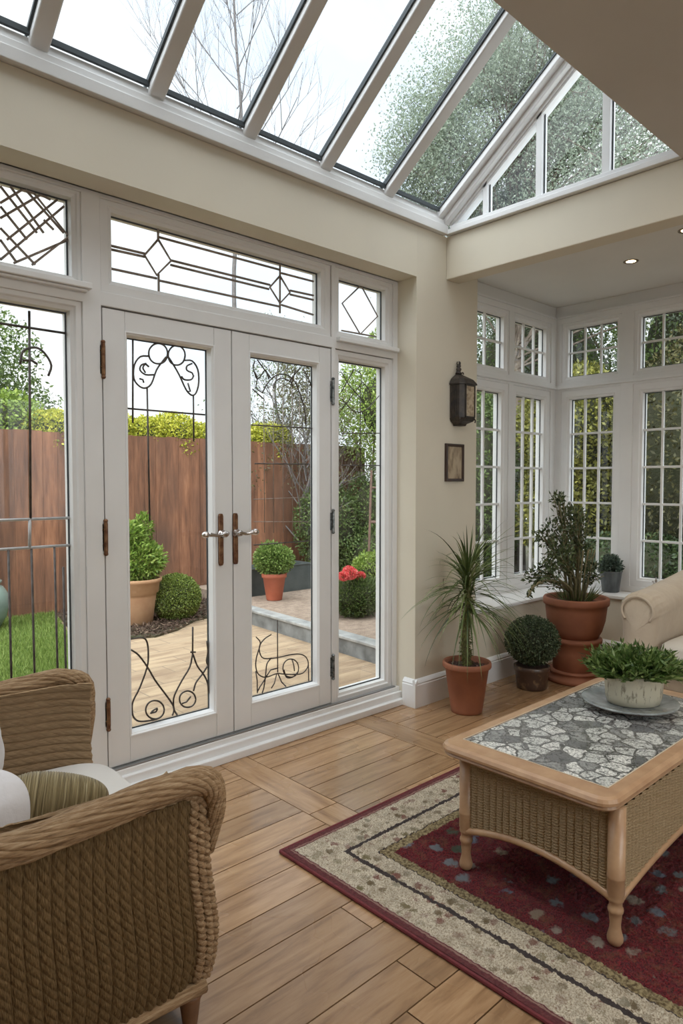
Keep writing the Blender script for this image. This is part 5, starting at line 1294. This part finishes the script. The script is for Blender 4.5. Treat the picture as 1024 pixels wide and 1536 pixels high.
# red flowering shrub
fr = thing('flowering_shrub', (4.62,4.72,.045), 'green shrub with coral red flower heads outside the narrow window beside the doors', 'flowering shrub')
n = 9000; s_ = sph(n); s_[:,2] = s_[:,2]
fc = np.array((4.66,4.78,.24))
leaves('foliage', fc+s_*np.array((.30,.26,.20))*RNG.uniform(.6,1.02,n)[:,None], s_+sph(n)*.7+np.array((0,0,.5)), RNG.uniform(.02,.04,n), .013, greenl, fr)
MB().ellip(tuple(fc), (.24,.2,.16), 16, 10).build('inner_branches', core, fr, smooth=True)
for (x,y,z,r) in ((4.50,4.70,.485,.075),(4.40,4.68,.47,.05),(4.68,4.74,.44,.045),(4.56,4.78,.50,.05)):
    n = 420; s_ = sph(n)
    leaves('flower_head', np.array((x,y,z))+s_*np.array((r,r,r*.7))*.85, s_+sph(n)*.3, .022, .018, leafmat('coral_petal', (.55,.05,.06), (.78,.13,.13), (.88,.36,.32), .5, .3), fr)
cloud('garden_shrub', [((5.05,4.95,.42),(.22,.2,.22))], 2600, .035, .018, limel, 'small lime-green shrub just behind the coral red flowers', core_f=.5, ns=3, stem_z=.045)
# glazed green urn on the lawn
u = MB().lathe([(.10,0),(.12,.01),(.19,.14),(.215,.26),(.205,.36),(.16,.43),(.13,.45),(.15,.47),(.15,.49),(.12,.49),(.11,.44)], (1.94,7.12,GZ+.02), 40)
tag(u.build('garden_urn', glazegreen, smooth=True), 'pale green glazed urn standing on the lawn by the fence', 'urn')
# obelisk of rusty rods behind the flowers
ob = MB()
for a in (0,1.57,3.14,4.71): ob.tube([(5.75+.2*math.cos(a),5.5+.2*math.sin(a),.045),(5.75+.14*math.cos(a),5.5+.14*math.sin(a),1.5)], .014, 6)
for z in (.5,.9,1.3): ob.tube([(5.75+(.2-.05*z)*math.cos(a),5.5+(.2-.05*z)*math.sin(a),z) for a in (0,1.57,3.14,4.71,6.28)], .010, 6)
tag(ob.build('plant_support', pm('rusty_rod', (.16,.09,.065), (.10,.06,.045), 30, rough=.7)), 'rusty rod plant support standing behind the coral red flowers', 'plant support')

# ------------------------------------------------------------------ sky, sun, fill lamps, camera
w = bpy.data.worlds.new('overcast_sky'); bpy.context.scene.world = w; w.use_nodes = True; t = w.node_tree; t.nodes.clear()
o_ = t.nodes.new('ShaderNodeOutputWorld'); bg = t.nodes.new('ShaderNodeBackground')
tc = N(t, 'ShaderNodeTexCoord'); mp = N(t, 'ShaderNodeMapping'); mp.inputs['Scale'].default_value = (1,1,2.2); t.links.new(tc.outputs['Generated'], mp.inputs[0])
nz = noise(t, mp.outputs[0], 2.4, 5, .55, .4)
t.links.new(ramp(t, nz, [(.35, (.80,.88,1.0)), (.60, (1,1,1))]), bg.inputs[0]); dt = N(t, 'ShaderNodeVectorMath', operation='DOT_PRODUCT'); t.links.new(tc.outputs['Generated'], dt.inputs[0]); dt.inputs[1].default_value = (-.47,-.47,.75)
mr = N(t, 'ShaderNodeMapRange'); mr.interpolation_type = 'SMOOTHSTEP'; mr.inputs['From Min'].default_value = .10; mr.inputs['From Max'].default_value = .85; mr.inputs['To Min'].default_value = SKY; mr.inputs['To Max'].default_value = SKY*4.2
t.links.new(dt.outputs['Value'], mr.inputs['Value']); t.links.new(mr.outputs[0], bg.inputs[1])
t.links.new(bg.outputs[0], o_.inputs[0])
def area(name, loc, size, power, color, rot=(0,0,0)):
    L = bpy.data.lights.new(name, 'AREA'); L.shape = 'DISK'; L.size = size; L.energy = power; L.color = color
    ob = bpy.data.objects.new(name, L); C.objects.link(ob); ob.location = loc; ob.rotation_euler = rot; return ob
# added fill lamps, out of view under the flat ceiling
for i, (x, y) in enumerate(((1.2,.6),(2.4,.6),(1.2,-.9),(2.4,-.9))):
    dl = thing('fill_lamp', (x,y,2.86), 'added unseen fill light, a glowing disc under the flat ceiling', 'fill lamp', 'added fill lights under the flat ceiling')
    MB().lathe([(.0,-.012),(.075,-.012),(.085,-.006),(.085,0)], (x,y,2.86), 28).build('fill_disc', fill_lampmat, dl, smooth=True)
    a = area('fill_beam', (0,0,-.02), .16, FILL_LAMP, (1,.94,.86)); a.parent = dl

cam = bpy.data.cameras.new('camera'); co = bpy.data.objects.new('camera', cam); C.objects.link(co)
cam.sensor_fit = 'VERTICAL'; cam.sensor_height = 36; cam.lens = 36*1020/1536; cam.clip_start = .02
yaw = math.radians(46.953295608485526); pitch = math.radians(2.413980946723643)
fwd = Vector((math.cos(yaw)*math.cos(pitch), math.sin(yaw)*math.cos(pitch), -math.sin(pitch)))
co.location = (0,0,1.35); co.rotation_euler = fwd.to_track_quat('-Z','Y').to_euler()
sc = bpy.context.scene; sc.camera = co
sc.view_settings.view_transform = 'Standard'; sc.view_settings.look = 'None'; sc.view_settings.gamma = 1; sc.view_settings.use_curve_mapping = False
sc.view_settings.exposure = EXPO
sc.cycles.use_denoising = True; sc.cycles.max_bounces = 10; sc.cycles.diffuse_bounces = 5; sc.cycles.glossy_bounces = 4; sc.cycles.transmission_bounces = 4; sc.cycles.transparent_max_bounces = 32
sc.cycles.sample_clamp_indirect = 8; sc.cycles.caustics_reflective = False; sc.cycles.caustics_refractive = False
